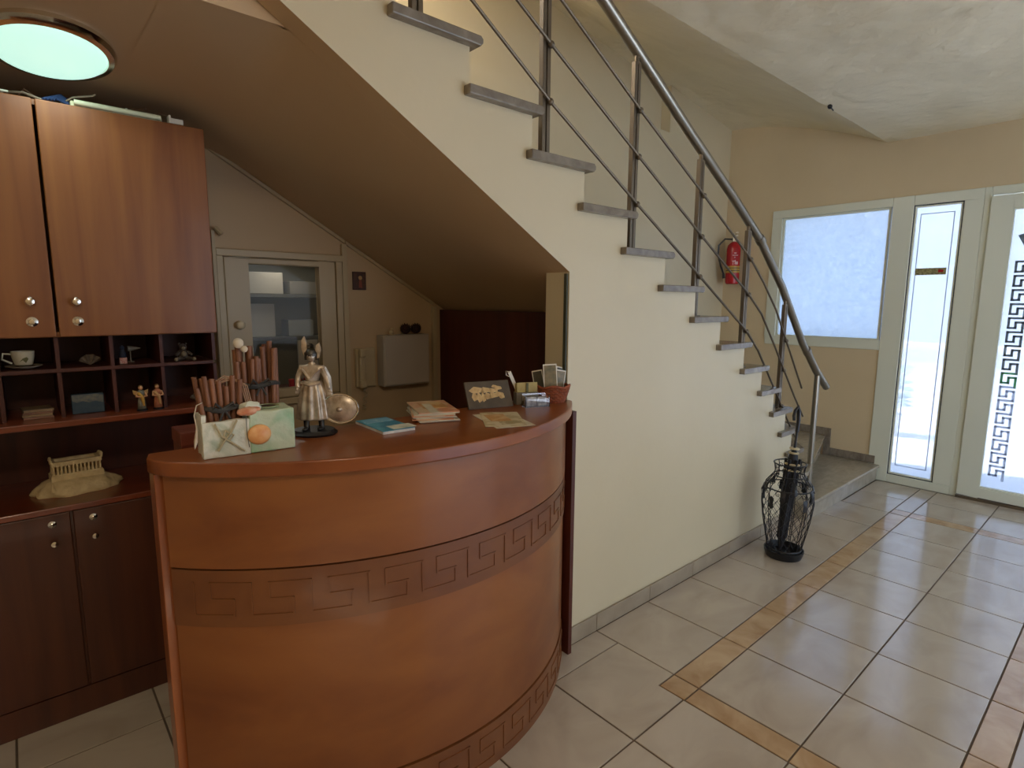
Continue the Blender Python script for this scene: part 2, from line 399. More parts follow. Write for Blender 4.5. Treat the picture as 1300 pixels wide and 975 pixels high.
p = MB().tube([(4.70, YR, 0.145), (4.70, YR, hz(4.70) - .02)], 0.021, 16).build('post', M['metal'], rail, smooth=1)
lab(p, 'round steel newel post standing on the bottom platform')
rods = [[(1.15, 2.735), (1.694, 2.393), (2.284, 2.065), (2.874, 1.745), (3.45, 1.428), (3.62, 1.30), (3.82, 1.10), (4.22, 0.70), (4.33, 0.60)],
        [(1.35, 2.80), (1.698, 2.604), (2.269, 2.289), (2.86, 1.968), (3.45, 1.655), (3.64, 1.53), (3.865, 1.31), (4.24, 0.93), (4.42, 0.76)],
        [(1.45, 2.95), (1.70, 2.81), (2.269, 2.495), (2.863, 2.182), (3.45, 1.868), (3.64, 1.73), (3.84, 1.56), (4.20, 1.16), (4.36, 0.98)]]
for rd in rods:
    ro = MB().tube([(x, YR - .024, z) for x, z in rd], 0.0065, 8).build('slanting_rod', M['metal_d'], rail, smooth=1)
    for (px_, zb, _) in posts[1:]:
        for i in range(len(rd) - 1):
            if rd[i][0] <= px_ <= rd[i + 1][0]:
                t = (px_ - rd[i][0]) / (rd[i + 1][0] - rd[i][0]); z = rd[i][1] * (1 - t) + rd[i + 1][1] * t
                MB().ball((px_ + .012, YR - .022, z - .006), 0.0145, n=10).build('rod_clamp', M['metal_d'], ro, smooth=1)

# ---------------------------------------------------------------- walls and ceilings
# far wall of the stairwell, above the soffit, with a shallow niche above z 3.16
b = MB()
b.prism([(0.3, zso(0.3) + .05), (0.3, 3.163), (4.74, 3.163), (4.74, 4.7), (XF + .15, 4.7), (XF + .15, 0), (3.72, 0), (3.72, zso(3.6))], 3.2, 3.35, 'y')
wb_ = S(b.build('wall_stairwell', M['wall_st']))
S(MB().box(0.3, 3.30, 3.1, 4.80, 3.42, 4.7).build('wall_stairwell_niche', M['wall_st']))
S(MB().prism([(1.0, 2.40), (5.5, 0.6), (5.5, 2.50), (1.0, 2.50)][:0] or [(1.25, 2.30), (5.55, 0.10), (5.55, 2.50), (1.25, 2.50)], 3.188, 3.2, 'y').build('trim_1', M['wall_st']))

# back wall under the stairs with the opening of the inner window
YB = 3.07
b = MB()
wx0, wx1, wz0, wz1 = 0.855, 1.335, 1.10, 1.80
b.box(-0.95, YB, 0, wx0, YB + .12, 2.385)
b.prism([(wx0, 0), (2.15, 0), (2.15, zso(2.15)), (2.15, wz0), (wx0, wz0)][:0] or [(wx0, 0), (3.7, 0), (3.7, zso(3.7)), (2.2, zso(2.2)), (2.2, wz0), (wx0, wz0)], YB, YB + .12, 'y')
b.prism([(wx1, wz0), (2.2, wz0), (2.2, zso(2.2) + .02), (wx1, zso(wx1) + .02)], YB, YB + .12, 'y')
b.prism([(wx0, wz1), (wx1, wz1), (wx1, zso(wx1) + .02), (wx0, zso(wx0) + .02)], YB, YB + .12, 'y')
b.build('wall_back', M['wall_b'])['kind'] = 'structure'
# side wall left of the cabinets, ceiling of the alcove and fascia
S(MB().box(-1.05, 1.77, 0, -0.95, 3.2, 2.385).build('wall_alcove_side', M['wall']))
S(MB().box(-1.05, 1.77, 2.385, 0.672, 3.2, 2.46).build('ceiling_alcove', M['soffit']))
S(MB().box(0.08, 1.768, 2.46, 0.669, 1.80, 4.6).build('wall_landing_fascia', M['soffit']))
# cover strips on the soffit joint
t1 = S(MB().prism([(0.66, zso(.66) - .002), (1.435, zso(1.435) - .002), (1.435, zso(1.435) - .022), (0.66, zso(.66) - .022)], YB - .02, YB - .001, 'y').build('trim_2', M['trim'], bevel=.003))
t1 = S(MB().prism([(1.44, zso(1.44) - .002), (2.02, zso(2.02) - .002), (2.02, zso(2.02) - .022), (1.44, zso(1.44) - .022)], YB - .02, YB - .001, 'y').build('trim_3', M['trim'], bevel=.003))
S(MB().box(1.415, YB - .022, 0.9, 1.445, YB - .001, zso(1.445) - .02).build('trim_4', M['trim'], bevel=.003))
S(MB().box(2.005, YB - .03, 0.0, 2.035, YB - .001, zso(2.035) - .02).build('trim_5', M['trim'], bevel=.003))
# dark panel closing the low end
S(MB().box(2.075, 1.825, 0, 2.10, YB - .001, zso(2.1) - .004).build('wall_panel_mahogany', M['wood_pan']))
# dark bead on the jamb corner
S(MB().box(1.788, YW + .006, 0.0, 1.7975, YW + .022, zso(1.79) - .012).build('trim_6', mat('green_grey_bead', srgb(70, 72, 56), None, .5)))

# door wall (x = XF)
b = MB()
b.box(XF, 2.70, 0, XF + .25, 3.35, 4.7)
b.box(XF, 1.635, 0, XF + .25, 2.70, 1.19)
b.box(XF, -2.3, 2.51, XF + .25, 2.70, 4.7)
b.box(XF, -2.3, 0, XF + .25, -1.80, 2.51)
b.build('wall_far', M['wall'])['kind'] = 'structure'
b = MB(); b.box(-2.3, -2.4, 0, 1.6, -2.3, 3.1); b.box(1.6, -2.4, 2.55, XF + .25, -2.3, 3.1); b.box(XF - .5, -2.4, 0, XF + .25, -2.3, 2.55)
S(b.build('wall_right', M['wall']))
S(MB().box(-2.4, -2.4, 0, -2.3, 1.77, 3.1).build('wall_behind', M['wall']))
S(MB().box(-2.4, 1.77, 0, -1.05, 1.87, 3.1).build('wall_left_end', M['wall']))
S(MB().box(-4, -8, -.12, XF + .25, -2.4, -.02).build('terrace_side', M['terrace']))

# hall ceiling: flat part with an edge, then a vault rising over the stairs
S(MB().box(-2.4, -2.4, 2.99, 2.2, 1.745, 3.09).build('ceiling_hall', M['ceil']))
def gz(t): return (1 - (1 - min(max(t, 0), 1)) ** 1.7)
def gzx(t, x):
    w = min(1, (XF - x) / 2.8); return (1 - w) * gz(t) + w * min(t, 1) ** 1.3
b = MB(); nx, ny = 90, 24; vs = []
XC = [0.1 + (XF - 0.1) * i / nx for i in range(nx + 1)]
def wob(x, y): return 0.010 * noise.noise(Vector((x * 1.7, y * 1.7, 0))) + 0.004 * noise.noise(Vector((x * 5, y * 5, 3)))
for x in XC:
    for j in range(ny + 1):
        t = j / ny; y = 1.745 + (3.2 - 1.745) * t; y = 3.34 if j == ny else y
        vs.append((x, y, 2.99 + gzx(t, x) * (0.40 + 0.17 * (XF - x)) + wob(x, y) * (1 if 0 < j else .3)))
fs = [(i * (ny + 1) + j, (i + 1) * (ny + 1) + j, (i + 1) * (ny + 1) + j + 1, i * (ny + 1) + j + 1) for i in range(nx) for j in range(ny)]
b.poly(vs, fs)
vs = []; m2 = 50; XC = [2.2 + (XF - 2.2) * i / nx for i in range(nx + 1)]
for x in XC:
    for j in range(m2 + 1):
        y = -2.4 + (1.745 + 2.4) * j / m2; vs.append((x, y, 2.99 + wob(x, y) * (.3 if j == m2 else 1)))
b.poly(vs, [(i * (m2 + 1) + j, (i + 1) * (m2 + 1) + j, (i + 1) * (m2 + 1) + j + 1, i * (m2 + 1) + j + 1) for i in range(nx) for j in range(m2)])
S(b.build('ceiling', M['ceil'], smooth=1))
# upstairs window added out of frame to bring daylight into the stairwell
w5 = S(MB().box(.10, 1.78, 2.84, .16, 1.86, 4.3).build('window_5_added', M['pvc'], bevel=.004))
MB().box(.10, 1.86, 2.84, .16, 3.19, 2.95).box(.10, 3.10, 2.95, .16, 3.19, 4.3).box(.10, 2.46, 2.95, .16, 2.54, 4.3).build('window_frame', M['pvc'], w5)
MB().box(.125, 1.86, 2.95, .131, 3.10, 4.3).build('pane', M['pane'], w5)
# cove that blends the flat alcove ceiling into the sloping soffit
b = MB(); vs = []; na, nb_ = 16, 20; L0 = 0.30
fl = lambda x: 2.385 if x < 0.669 else zso(x)
for i in range(na + 1):
    x = .669 - L0 + (L0 + L0 * .864) * i / na
    t = (x - (.669 - L0)) / (L0 * 1.864); zb_ = 2.385 * (1 - t) ** 2 + 2 * t * (1 - t) * 2.385 + t * t * zso(.669 + L0 * .864)
    for j in range(nb_ + 1):
        y = 1.772 + (3.068 - 1.772) * j / nb_; w = min(1, (y - 1.772) / .45); w = w * w * (3 - 2 * w)
        vs.append((x, y, min(fl(x), fl(x) * (1 - w) + zb_ * w) - .0012))
b.poly(vs, [(i * (nb_ + 1) + j, (i + 1) * (nb_ + 1) + j, (i + 1) * (nb_ + 1) + j + 1, i * (nb_ + 1) + j + 1) for i in range(na) for j in range(nb_)])
S(b.build('ceiling_cove', M['soffit'], smooth='all'))
ul = empty('stair_fill_lamp', 'added globe fill lamp above the upper stair flight, out of view', 'lamp', (1.35, 2.45, 4.0))  # unseen lamp added to brighten the stairwell
MB().tube([(1.35, 2.45, 3.98), (1.35, 2.45, 3.72)], .008, 8).build('rod', M['chrome'], ul)
MB().ball((1.35, 2.45, 3.62), .11, n=24).build('globe', mat('globe_glass', srgb(255, 240, 214), None, .4, emit=(1, .9, .74, 1), estr=3.0), ul, smooth='all')
pl_ = D.lights.new('stair_fill_light', 'POINT'); pl_.energy = 34; pl_.shadow_soft_size = .13; pl_.color = (1, .90, .74)
po_ = D.objects.new('stair_fill_light', pl_); COL.objects.link(po_); po_.location = (0, .0, -.56); po_.parent = ul
tl = empty('hall_fill_lamp', 'added round ceiling fill lamp, unseen behind the viewer', 'lamp', (-.3, -.9, 2.99))  # made-up fitting that houses the added warm fill light
MB().lathe([(.28, 2.989), (.29, 2.95), (.27, 2.94)], (-.3, -.9, 0), 32).build('rim', M['chrome'], tl, smooth=1)
MB().lathe([(.265, 2.945), (.25, 2.925), (.12, 2.912), (.001, 2.91)], (-.3, -.9, 0), 32).build('diffuser', mat('warm_opal', srgb(255, 230, 190), None, .4, emit=(1, .8, .56, 1), estr=2.5), tl, smooth='all')
tag(MB().ball((4.475, 1.712, 2.976), 0.016, sx=1.4, n=8).tube([(4.475, 1.712, 2.976), (4.51, 1.70, 2.955)], .004, 6).build('ceiling_hook', M['black']), 'small dark hook on the ceiling edge above the stair foot', 'hook')

# skirting on the door wall above the platform
sk = S(MB().box(XF - .004, 1.60, 0.146, XF - .0005, 2.02, 0.213).build('baseboard_far', M['grout']))
MB().box(XF - .014, 1.602, 0.146, XF - .003, 1.99, 0.22).build('skirting_tile', M['marble'], sk, bevel=.002)
MB().box(XF - .015, 1.99, 0.146, XF - .003, 2.05, 0.41).build('skirting_tile', M['marble'], sk, bevel=.002)
MB().box(XF - .014, 2.05, 0.336, XF - .003, 2.79, 0.41).build('skirting_tile', M['marble'], sk, bevel=.002)

# ---------------------------------------------------------------- windows and door
def frame(b, y0, z0, y1, z1, w, x0, x1):
    b.box(x0, y0, z0, x1, y0 + w, z1); b.box(x0, y1 - w, z0, x1, y1, z1)
    b.box(x0, y0 + w, z0, x1, y1 - w, z0 + w); b.box(x0, y0 + w, z1 - w, x1, y1 - w, z1)
w1 = S(MB().box(XF + .0, 1.60, 1.19, XF + .07, 1.655, 2.51).build('window_1', M['pvc'], bevel=.004))
b = MB(); b.box(XF - .012, 1.655, 1.19, XF + .07, 2.70, 1.272); b.box(XF - .012, 1.655, 2.44, XF + .07, 2.70, 2.515); b.box(XF - .012, 2.60, 1.272, XF + .07, 2.70, 2.44)
b.build('window_frame', M['pvc'], w1, bevel=.005)
b = MB(); frame(b, 1.668, 1.272, 2.60, 2.44, .018, XF + .008, XF + .03); b.build('gasket', M['pvc'], w1)
b = MB(); b.box(XF + .030, 1.655, 1.272, XF + .036, 2.60, 2.44); b.build('pane', M['pane_f'], w1)
b = MB(); b.box(XF - .018, 1.655, 1.262, XF - .0125, 2.66, 1.278); b.build('window_sill', M['pvc'], w1)
w2 = S(MB().box(XF - .012, 1.498, 0.0, XF + .07, 1.655, 2.515).build('window_2', M['pvc'], bevel=.005))
b = MB(); b.box(XF - .012, 1.03, 0.0, XF + .07, 1.498, 0.074); b.box(XF - .012, 1.03, 2.432, XF + .07, 1.498, 2.515); b.box(XF - .012, 1.03, 0.074, XF + .07, 1.155, 2.432)
b.build('window_frame', M['pvc'], w2, bevel=.005)
b = MB(); frame(b, 1.155, 0.074, 1.498, 2.432, .008, XF + .0, XF + .02); b.build('gasket', M['rubber'], w2)
b = MB(); frame(b, 1.163, 0.082, 1.490, 2.424, .012, XF + .001, XF + .026); b.build('glazing_bead', M['pvc'], w2)
MB().box(XF + .028, 1.155, 0.074, XF + .034, 1.498, 2.432).build('pane', M['pane'], w2)
# grey bevelled strips inset on the pane
b = MB(); frame(b, 1.215, 0.16, 1.452, 2.36, .006, XF + .0235, XF + .0275); b.build('pane_border', mat('etched_line', srgb(170, 190, 225), None, .5), w2)
st = MB().box(XF + .018, 1.232, 1.848, XF + .0275, 1.448, 1.905).build('pane_sticker', mat('sticker_olive', srgb(120, 112, 70), srgb(168, 160, 110), .5, scale=(60, 60, 90), pos=(.4, .6)), w2)
lab(st, 'narrow olive sticker with a small red mark')
MB().box(XF + .0165, 1.250, 1.868, XF + .0185, 1.285, 1.89).build('red_mark', M['red'], st)

d1 = S(MB().box(XF - .012, 0.985, 0.0, XF + .07, 1.03, 2.515).build('door_1', M['pvc'], bevel=.005))
b = MB(); b.box(XF - .012, -0.12, 2.45, XF + .07, 0.985, 2.515); b.box(XF - .012, -0.12, 0, XF + .07, -0.06, 2.45); b.build('door_frame', M['pvc'], d1, bevel=.005)
b = MB(); b.box(XF - .030, .845, 0.03, XF + .05, 0.985, 2.44); b.box(XF - .030, -.06, 0.03, XF + .05, 0.085, 2.44)
b.box(XF - .030, .085, 0.03, XF + .05, 0.845, 0.115); b.box(XF - .030, .085, 2.335, XF + .05, 0.845, 2.44)
b.build('door_leaf', M['pvc'], d1, bevel=.006)
b = MB(); frame(b, .085, 0.115, .845, 2.335, .010, XF - .022, XF + .012); b.build('glazing_bead', M['pvc'], d1)
MB().box(XF + .005, .085, 0.115, XF + .011, .845, 2.335).build('pane', M['pane'], d1)
MB().box(XF - .035, -0.1, 0.0, XF + .06, 0.985, 0.022).build('threshold', M['metal_d'], d1)
b = MB(); b.tube([(XF - .035, .03, 1.05), (XF - .075, .03, 1.05), (XF - .075, .13, 1.05)], .010, 8); b.box(XF - .036, .01, .97, XF - .029, .05, 1.12)
b.build('door_handle', M['chrome'], d1)
w4 = S(MB().box(XF - .012, -1.80, 0, XF + .07, -1.66, 2.515).build('window_4', M['pvc'], bevel=.005))
b = MB(); b.box(XF - .012, -1.66, 2.42, XF + .07, -.121, 2.515); b.box(XF - .012, -1.66, 0, XF + .07, -.121, .10); b.box(XF - .012, -.90, .10, XF + .07, -.78, 2.42); b.box(XF - .012, -.20, .10, XF + .07, -.121, 2.42)
b.build('window_frame', M['pvc'], w4, bevel=.005)
MB().box(XF + .02, -1.66, .10, XF + .026, -.20, 2.42).build('pane', M['pane'], w4)
# Greek key border etched on the door pane
def key_path(n):
    p = []
    for i in range(n):
        p += [(i, 1), (i, 0), (i + .7, 0), (i + .7, .5), (i + .3, .5), (i + .3, 1)]
    return p + [(n, 1)]
KM_d = glass_mat('key_dark_glass', (0.16, 0.20, 0.20, 1), 0.8); KM_g = glass_mat('key_green_glass', (0.10, 0.42, 0.14, 1), 0.8); KM_l = glass_mat('key_pale_glass', (0.62, 0.68, 0.80, 1), 0.7)
n = 16; zt_, zb_ = 1.93, 0.20; per = (zt_ - zb_) / n
for i in range(n):
    pth = [(0, 1), (0, 0), (.7, 0), (.7, .5), (.3, .5), (.3, 1), (1, 1)]
    b = MB(); w = .016
    for (a, c) in zip(pth[:-1], pth[1:]):
        za, zc = zt_ - (i + a[0]) * per * 1.0, zt_ - (i + c[0]) * per
        ya, yc = .79 - a[1] * .085, .79 - c[1] * .085
        b.box(XF + .0015, min(ya, yc) - w / 2, min(za, zc) - w / 2, XF + .0048, max(ya, yc) + w / 2, max(za, zc) + w / 2)
    if i == 0: b.box(XF + .0015, .68, zt_ - .02, XF + .0048, .70, zt_ + .0)
    b.build('greek_key', KM_g if i == 8 else (KM_d if i < 8 else KM_l), d1)
S(MB().box(XF - .0, -2.3, -0.02, XF + .25, 1.66, -0.001).build('trim_7', M['marble_l']))
# pale starburst of a pendant sticker at the pane's middle
MB().prism([(.70, 2.17), (.74, 2.15), (.80, 2.13), (.765, 2.06), (.74, 2.02), (.72, 2.08)], XF + .0015, XF + .0045, 'x').build('pane_sticker', KM_d, d1)

# ---------------------------------------------------------------- outside
S(MB().box(XF + .25, -6, -.12, 14, 8, -.02).build('terrace', M['terrace']))
yw = tag(MB().box(10.2, -4, -.02, 10.5, 7.5, 0.95).box(10.15, -4, .95, 10.55, 7.5, 1.02).build('garden_wall', mat('white_masonry', srgb(236, 234, 228), None, .8), bevel=.01), 'low white masonry wall beyond the glazed entrance', 'wall')
pc = mat('terracotta', srgb(226, 214, 198), None, .8)
pl = empty('potted_shrub', 'pale potted shrub on the terrace outside the narrow pane', 'plant', (8.2, 2.15, -.02))
MB().lathe([(.11, -.02), (.15, .22), (.165, .25), (.15, .25), (.13, .2)], (8.2, 2.15, 0), 20).build('pot', pc, pl, smooth=1)
b = MB()
for i in range(240):
    a = random.uniform(0, 2 * PI); r = random.uniform(.02, .2); h = random.uniform(.3, .85)
    c = Vector((8.2 + r * math.cos(a), 2.15 + r * math.sin(a), h)); d = Vector((math.cos(a), math.sin(a), random.uniform(-.2, .8))).normalized() * .07
    s_ = d.orthogonal().normalized() * .018
    b.poly([c - d, c + s_, c + d, c - s_], [(0, 1, 2, 3)])
f = b.build('foliage', mat('sunlit_leaf', srgb(120, 160, 96), None, .6), pl); f['kind'] = 'stuff'
MB().tube([(8.2, 2.15, .2), (8.2, 2.15, .6)], .012, 6).build('stem', M['wood_edge'], pl)

# ---------------------------------------------------------------- wall unit left
YC = 2.60
uc = empty('wall_cabinet', 'upper cherry cabinet with two tall doors under the stair soffit', 'cabinet', (0.1, YC + .2, 1.465))
b = MB(); x0, x1, z0, z1 = -0.62, 0.645, 1.465, 2.275
b.box(x0, YC + .02, z0, x0 + .018, YB - .002, z1); b.box(x1 - .018, YC + .02, z0, x1, YB - .002, z1)
b.box(x0 + .018, YC + .02, z0, x1 - .018, YB - .002, z0 + .018); b.box(x0 + .018, YC + .02, z1 - .018, x1 - .018, YB - .002, z1)
b.box(x0 + .018, YB - .012, z0 + .018, x1 - .018, YB - .002, z1 - .018)
b.build('carcass', M['wood'], uc)
for (a, c, kx, l) in ((-0.385, 0.117, 0.054, 'left cabinet door with steel knob'), (0.126, 0.643, 0.182, 'right cabinet door with steel knob')):
    dr = MB().box(a, YC, z0 + .002, c, YC + .019, z1 - .002).build('door', M['wood'], uc, bevel=.003)
    MB().lathe([(.006, 0), (.006, .012), (.015, .018), (.0165, .024), (.012, .030), (.002, .032)], (kx, YC, 1.592), 16, mtx=Matrix.Rotation(PI / 2, 4, 'X')).build('knob', M['chrome'], dr, smooth=1)
    MB().lathe([(.017, 0), (.017, .004), (.010, .007), (.009, .010), (.002, .011)], (kx, YC, 1.522), 16, mtx=Matrix.Rotation(PI / 2, 4, 'X')).build('lock', M['chrome'], dr, smooth=1)
MB().box(-0.62, YC, z0 + .002, -0.394, YC + .019, z1 - .002).build('door', M['wood'], uc, bevel=.003)

ph = empty('pigeonhole_unit', 'open cherry shelf unit with two rows of small compartments', 'shelf', (0.1, YC + .2, 1.147))
b = MB(); b.box(-0.62, 2.55, 1.147, 0.645, YB - .002, 1.170); b.build('shelf_board', M['wood_sh'], ph, bevel=.004)
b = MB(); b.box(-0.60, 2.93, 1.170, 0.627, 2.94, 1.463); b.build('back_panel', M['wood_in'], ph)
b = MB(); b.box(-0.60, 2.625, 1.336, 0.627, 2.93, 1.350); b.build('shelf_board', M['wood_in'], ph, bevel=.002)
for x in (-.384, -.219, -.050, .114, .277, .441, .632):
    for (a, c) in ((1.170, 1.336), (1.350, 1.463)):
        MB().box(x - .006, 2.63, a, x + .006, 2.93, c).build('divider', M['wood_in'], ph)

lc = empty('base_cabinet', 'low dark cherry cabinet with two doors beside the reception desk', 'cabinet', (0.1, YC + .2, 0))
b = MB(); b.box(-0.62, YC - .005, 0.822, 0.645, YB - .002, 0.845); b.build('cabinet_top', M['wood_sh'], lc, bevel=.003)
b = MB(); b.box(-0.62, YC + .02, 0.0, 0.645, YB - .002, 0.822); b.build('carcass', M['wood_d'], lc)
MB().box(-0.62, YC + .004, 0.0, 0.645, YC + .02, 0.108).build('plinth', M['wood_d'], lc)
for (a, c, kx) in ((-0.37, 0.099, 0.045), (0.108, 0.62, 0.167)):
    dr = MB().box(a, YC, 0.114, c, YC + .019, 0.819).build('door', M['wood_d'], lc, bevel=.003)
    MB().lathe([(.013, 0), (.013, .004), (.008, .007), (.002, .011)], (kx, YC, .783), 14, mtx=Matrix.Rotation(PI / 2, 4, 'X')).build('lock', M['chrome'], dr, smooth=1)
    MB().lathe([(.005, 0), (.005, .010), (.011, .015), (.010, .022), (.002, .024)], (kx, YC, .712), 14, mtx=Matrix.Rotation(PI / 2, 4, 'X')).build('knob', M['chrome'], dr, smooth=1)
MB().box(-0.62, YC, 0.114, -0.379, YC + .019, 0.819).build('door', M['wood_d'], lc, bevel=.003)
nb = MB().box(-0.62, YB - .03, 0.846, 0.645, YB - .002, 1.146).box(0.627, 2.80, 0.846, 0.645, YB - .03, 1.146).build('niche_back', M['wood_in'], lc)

# ---------------------------------------------------------------- reception desk
CX, CY, R = 1.05, 2.395, 1.03
desk = empty('reception_desk', 'curved cherry reception desk with carved Greek key bands', 'desk', (1.05, 1.6, 0))
def arc(r, a0, a1, n, cx=CX, cy=CY): return [(cx + r * math.cos(math.radians(a0 + (a1 - a0) * i / n)), cy + r * math.sin(math.radians(a0 + (a1 - a0) * i / n))) for i in range(n + 1)]
def curved(name, ro, ri, a0, a1, z0, z1, m, n=72):
    pts = arc(ro, a0, a1, n) + arc(ri, a1, a0, n)
    o_ = MB(); 
    A, B = arc(ro, a0, a1, n), arc(ri, a0, a1, n); vs = []
    for z in (z0, z1):
        for p in A: vs.append((p[0], p[1], z))
        for p in B: vs.append((p[0], p[1], z))
    k = n + 1; fs = []
    for i in range(n):
        fs += [(i, i + 1, 2 * k + i + 1, 2 * k + i), (k + i, 3 * k + i, 3 * k + i + 1, k + i + 1), (i, k + i, k + i + 1, i + 1), (2 * k + i, 2 * k + i + 1, 3 * k + i + 1, 3 * k + i)]
    fs += [(0, 2 * k, 3 * k, k), (n, k + n, 3 * k + n, 2 * k + n)]
    o_.poly(vs, fs); return o_.build(name, m, desk, smooth=1)
A0, A1 = 220.6, 314.6
curved('upper_front_panel', R, R - .02, A0, A1, 0.872, 1.135, M['wood_c'])
curved('key_band', R - .001, R - .02, A0, A1, 0.700, 0.866, M['wood_b'])
curved('lower_front_panel', R - .005, R - .02, A0, A1, 0.171, 0.700, M['wood_c'])
curved('key_band', R - .001, R - .02, A0, A1, 0.0, 0.165, M['wood_b'])
curved('inner_shell', R - .02, R - .034, A0, A1, 0.0, 1.135, M['wood_pan'])
def keys(z0, z1, nun):
    b = MB(); a_s, a_e = A0 + 3.5, A1 - 2.0; da = (a_e - a_s) / nun
    def seg(u0, v0, u1, v1):
        w = .0028; zz0 = z0 + (z1 - z0) * min(v0, v1) - w; zz1 = z0 + (z1 - z0) * max(v0, v1) + w
        wa = math.degrees(w / R); aa = a_s + da * min(u0, u1) - wa; ab = a_s + da * max(u0, u1) + wa
        m_ = max(1, int((ab - aa) / 1.5)); ra, rb = R - .002, R + .0022
        for i in range(m_):
            p, q = aa + (ab - aa) * i / m_, aa + (ab - aa) * (i + 1) / m_
            c = lambda r, a: (CX + r * math.cos(math.radians(a)), CY + r * math.sin(math.radians(a)))
            b.prism([c(ra, p), c(rb, p), c(rb, q), c(ra, q)], zz0, zz1)
    for i in range(nun):
        pth = [(0, 1), (0, 0), (.7, 0), (.7, .5), (.3, .5), (.3, 1), (1, 1)]
        for (p, q) in zip(pth[:-1], pth[1:]): seg(i + p[0], p[1], i + q[0], q[1])
    return b
keys(0.735, 0.83, 10).build('greek_key_relief', M['wood_b'], desk)
keys(0.035, 0.13, 10).build('greek_key_relief', M['wood_b'], desk)
# end boards
eb = MB().box(.250, 1.745, 0, .276, 1.815, 1.135).build('end_board', M['wood_edge'], desk, bevel=.003)
MB().box(1.779, 1.625, 0, 1.802, 1.678, 1.135).build('end_board', M['wood_pan'], desk, bevel=.002)
MB().box(.282, 1.76, .0, .30, 1.81, 1.135).build('carcass', M['wood_pan'], desk)
# worktop
top = [(.252, 1.815), (.240, 1.765), (.250, 1.725)] + arc(1.056, 222.5, 315.2, 80) + [(1.806, 1.6785), (1.7965, 1.6795), (1.7965, 1.815)]
b = MB(); b.prism(top, 1.137, 1.178); b.build('countertop', M['wood_top'], desk, bevel=.008, seg=3, smooth=1)
b = MB(); b.box(.32, 1.80, .72, 1.76, 2.18, .75); b.box(.32, 1.80, 0, .345, 2.18, .72); b.box(1.73, 1.83, 0, 1.76, 2.18, .72); b.box(.345, 1.80, 0.0, 1.73, 1.815, 1.136)
b.build('inner_work_shelf', M['wood_pan'], desk)
cb = empty('wooden_box', 'small red-brown wooden box on the inner shelf behind the desk left end', 'box', (.42, 1.93, .75))
MB().box(.345, 1.87, .751, .50, 1.99, 1.20).build('box_body', wood('box_wood', (112, 54, 40), (90, 40, 30), .4, (4, 14, 14)), cb, bevel=.003)
MB().box(.343, 1.868, 1.17, .502, 1.992, 1.212).build('box_lid', wood('box_lid_wood', (124, 62, 46), (98, 44, 34), .4, (4, 14, 14)), cb, bevel=.003)
MB().ball((.44, 1.866, 1.19), .006, n=8).build('knob', M['black'], cb)

# ---------------------------------------------------------------- things on the desk
ZC = 1.178
# pale green stone block
pb = empty('stone_holder', 'pale green painted stone holder with orange shell on the desk', 'pen holder', (.47, 1.66, ZC))
ang = -5.0
T = Matrix.Translation(Vector((.352, 1.640, ZC + .0008))) @ Matrix.Rotation(math.radians(ang), 4, 'Z')
stone = mat('painted_stone', srgb(196, 206, 176), srgb(128, 182, 132), .45, scale=(7, 7, 7), detail=3, pos=(.42, .66), distort=1.2, bump=.25, bscale=30)
W_, D_, H_ = .236, .105, .118
b = MB()
def rbox(b, x0, y0, z0, x1, y1, z1, n=6):
    bb = bmesh.new(); bmesh.ops.create_cube(bb, size=1)
    bmesh.ops.subdivide_edges(bb, edges=bb.edges, cuts=n, use_grid_fill=True)
    vs = [(x0 + (v.co.x + .5) * (x1 - x0), y0 + (v.co.y + .5) * (y1 - y0), z0 + (v.co.z + .5) * (z1 - z0)) for v in bb.verts]
    bb.verts.index_update(); fs = [[v.index for v in f.verts] for f in bb.faces]; bb.free()
    return vs, fs
th = .012
white_st = mat('white_painted_stone', srgb(220, 218, 200), srgb(168, 178, 152), .45, scale=(14, 14, 14), detail=4, pos=(.45, .7), distort=1.0, bump=.3, bscale=34)
def stone_part(name, m, boxes):
    b = MB()
    for (x0, y0, x1, y1, z0, z1) in boxes:
        vs, fs = rbox(b, x0, y0, z0, x1, y1, z1); out = []
        for v in vs:
            q = Vector(v); k = noise.noise(q * 24) * .004; out.append(T @ (q + Vector((k, k * .8, k if q.z > .02 else 0))))
        b.poly(out, fs)
    return b.build(name, m, pb, smooth=1, bevel=.003)
stone_part('hollow_half', white_st, ((0, 0, .117, th, 0, .098), (0, D_ - th, .117, D_, 0, .112), (0, th, th, D_ - th, 0, .115), (th, th, .117, D_ - th, 0, .02)))
stone_part('solid_half', stone, ((.117, 0, W_, D_, 0, H_ - .002),))
b = MB(); b.lathe([(.030, .1185), (.031, .1225), (.024, .1225), (.023, .119)], (0, 0, 0), 24, sx=1, sy=1, mtx=T @ Matrix.Translation((.178, .052, 0))); b.build('candle_ring', mat('mossy_rim', srgb(150, 160, 120), None, .5), pb, smooth=1)
b = MB(); b.lathe([(.022, .118), (.022, .1212), (.004, .1215)], (0, 0, 0), 24, mtx=T @ Matrix.Translation((.178, .052, 0))); b.build('candle_hole', mat('dark_wax', srgb(60, 44, 30), None, .5), pb)
sh = mat('orange_shell', srgb(226, 150, 84), srgb(240, 190, 130), .4, scale=(40, 40, 40))
MB().ball(T @ Vector((.140, -.004, .052)), .030, sx=1.05, sy=.42, sz=.95, n=20, mtx=Matrix.Rotation(math.radians(ang), 4, 'Z')).build('shell', sh, pb, smooth=1)
MB().ball(T @ Vector((.122, .012, .117)), .026, sx=1.2, sy=.6, sz=.5, n=16, jit=.3, mtx=Matrix.Rotation(math.radians(ang), 4, 'Z')).build('shell', mat('pink_shell', srgb(222, 180, 150), srgb(206, 120, 80), .45, scale=(50, 50, 50)), pb, smooth=1)
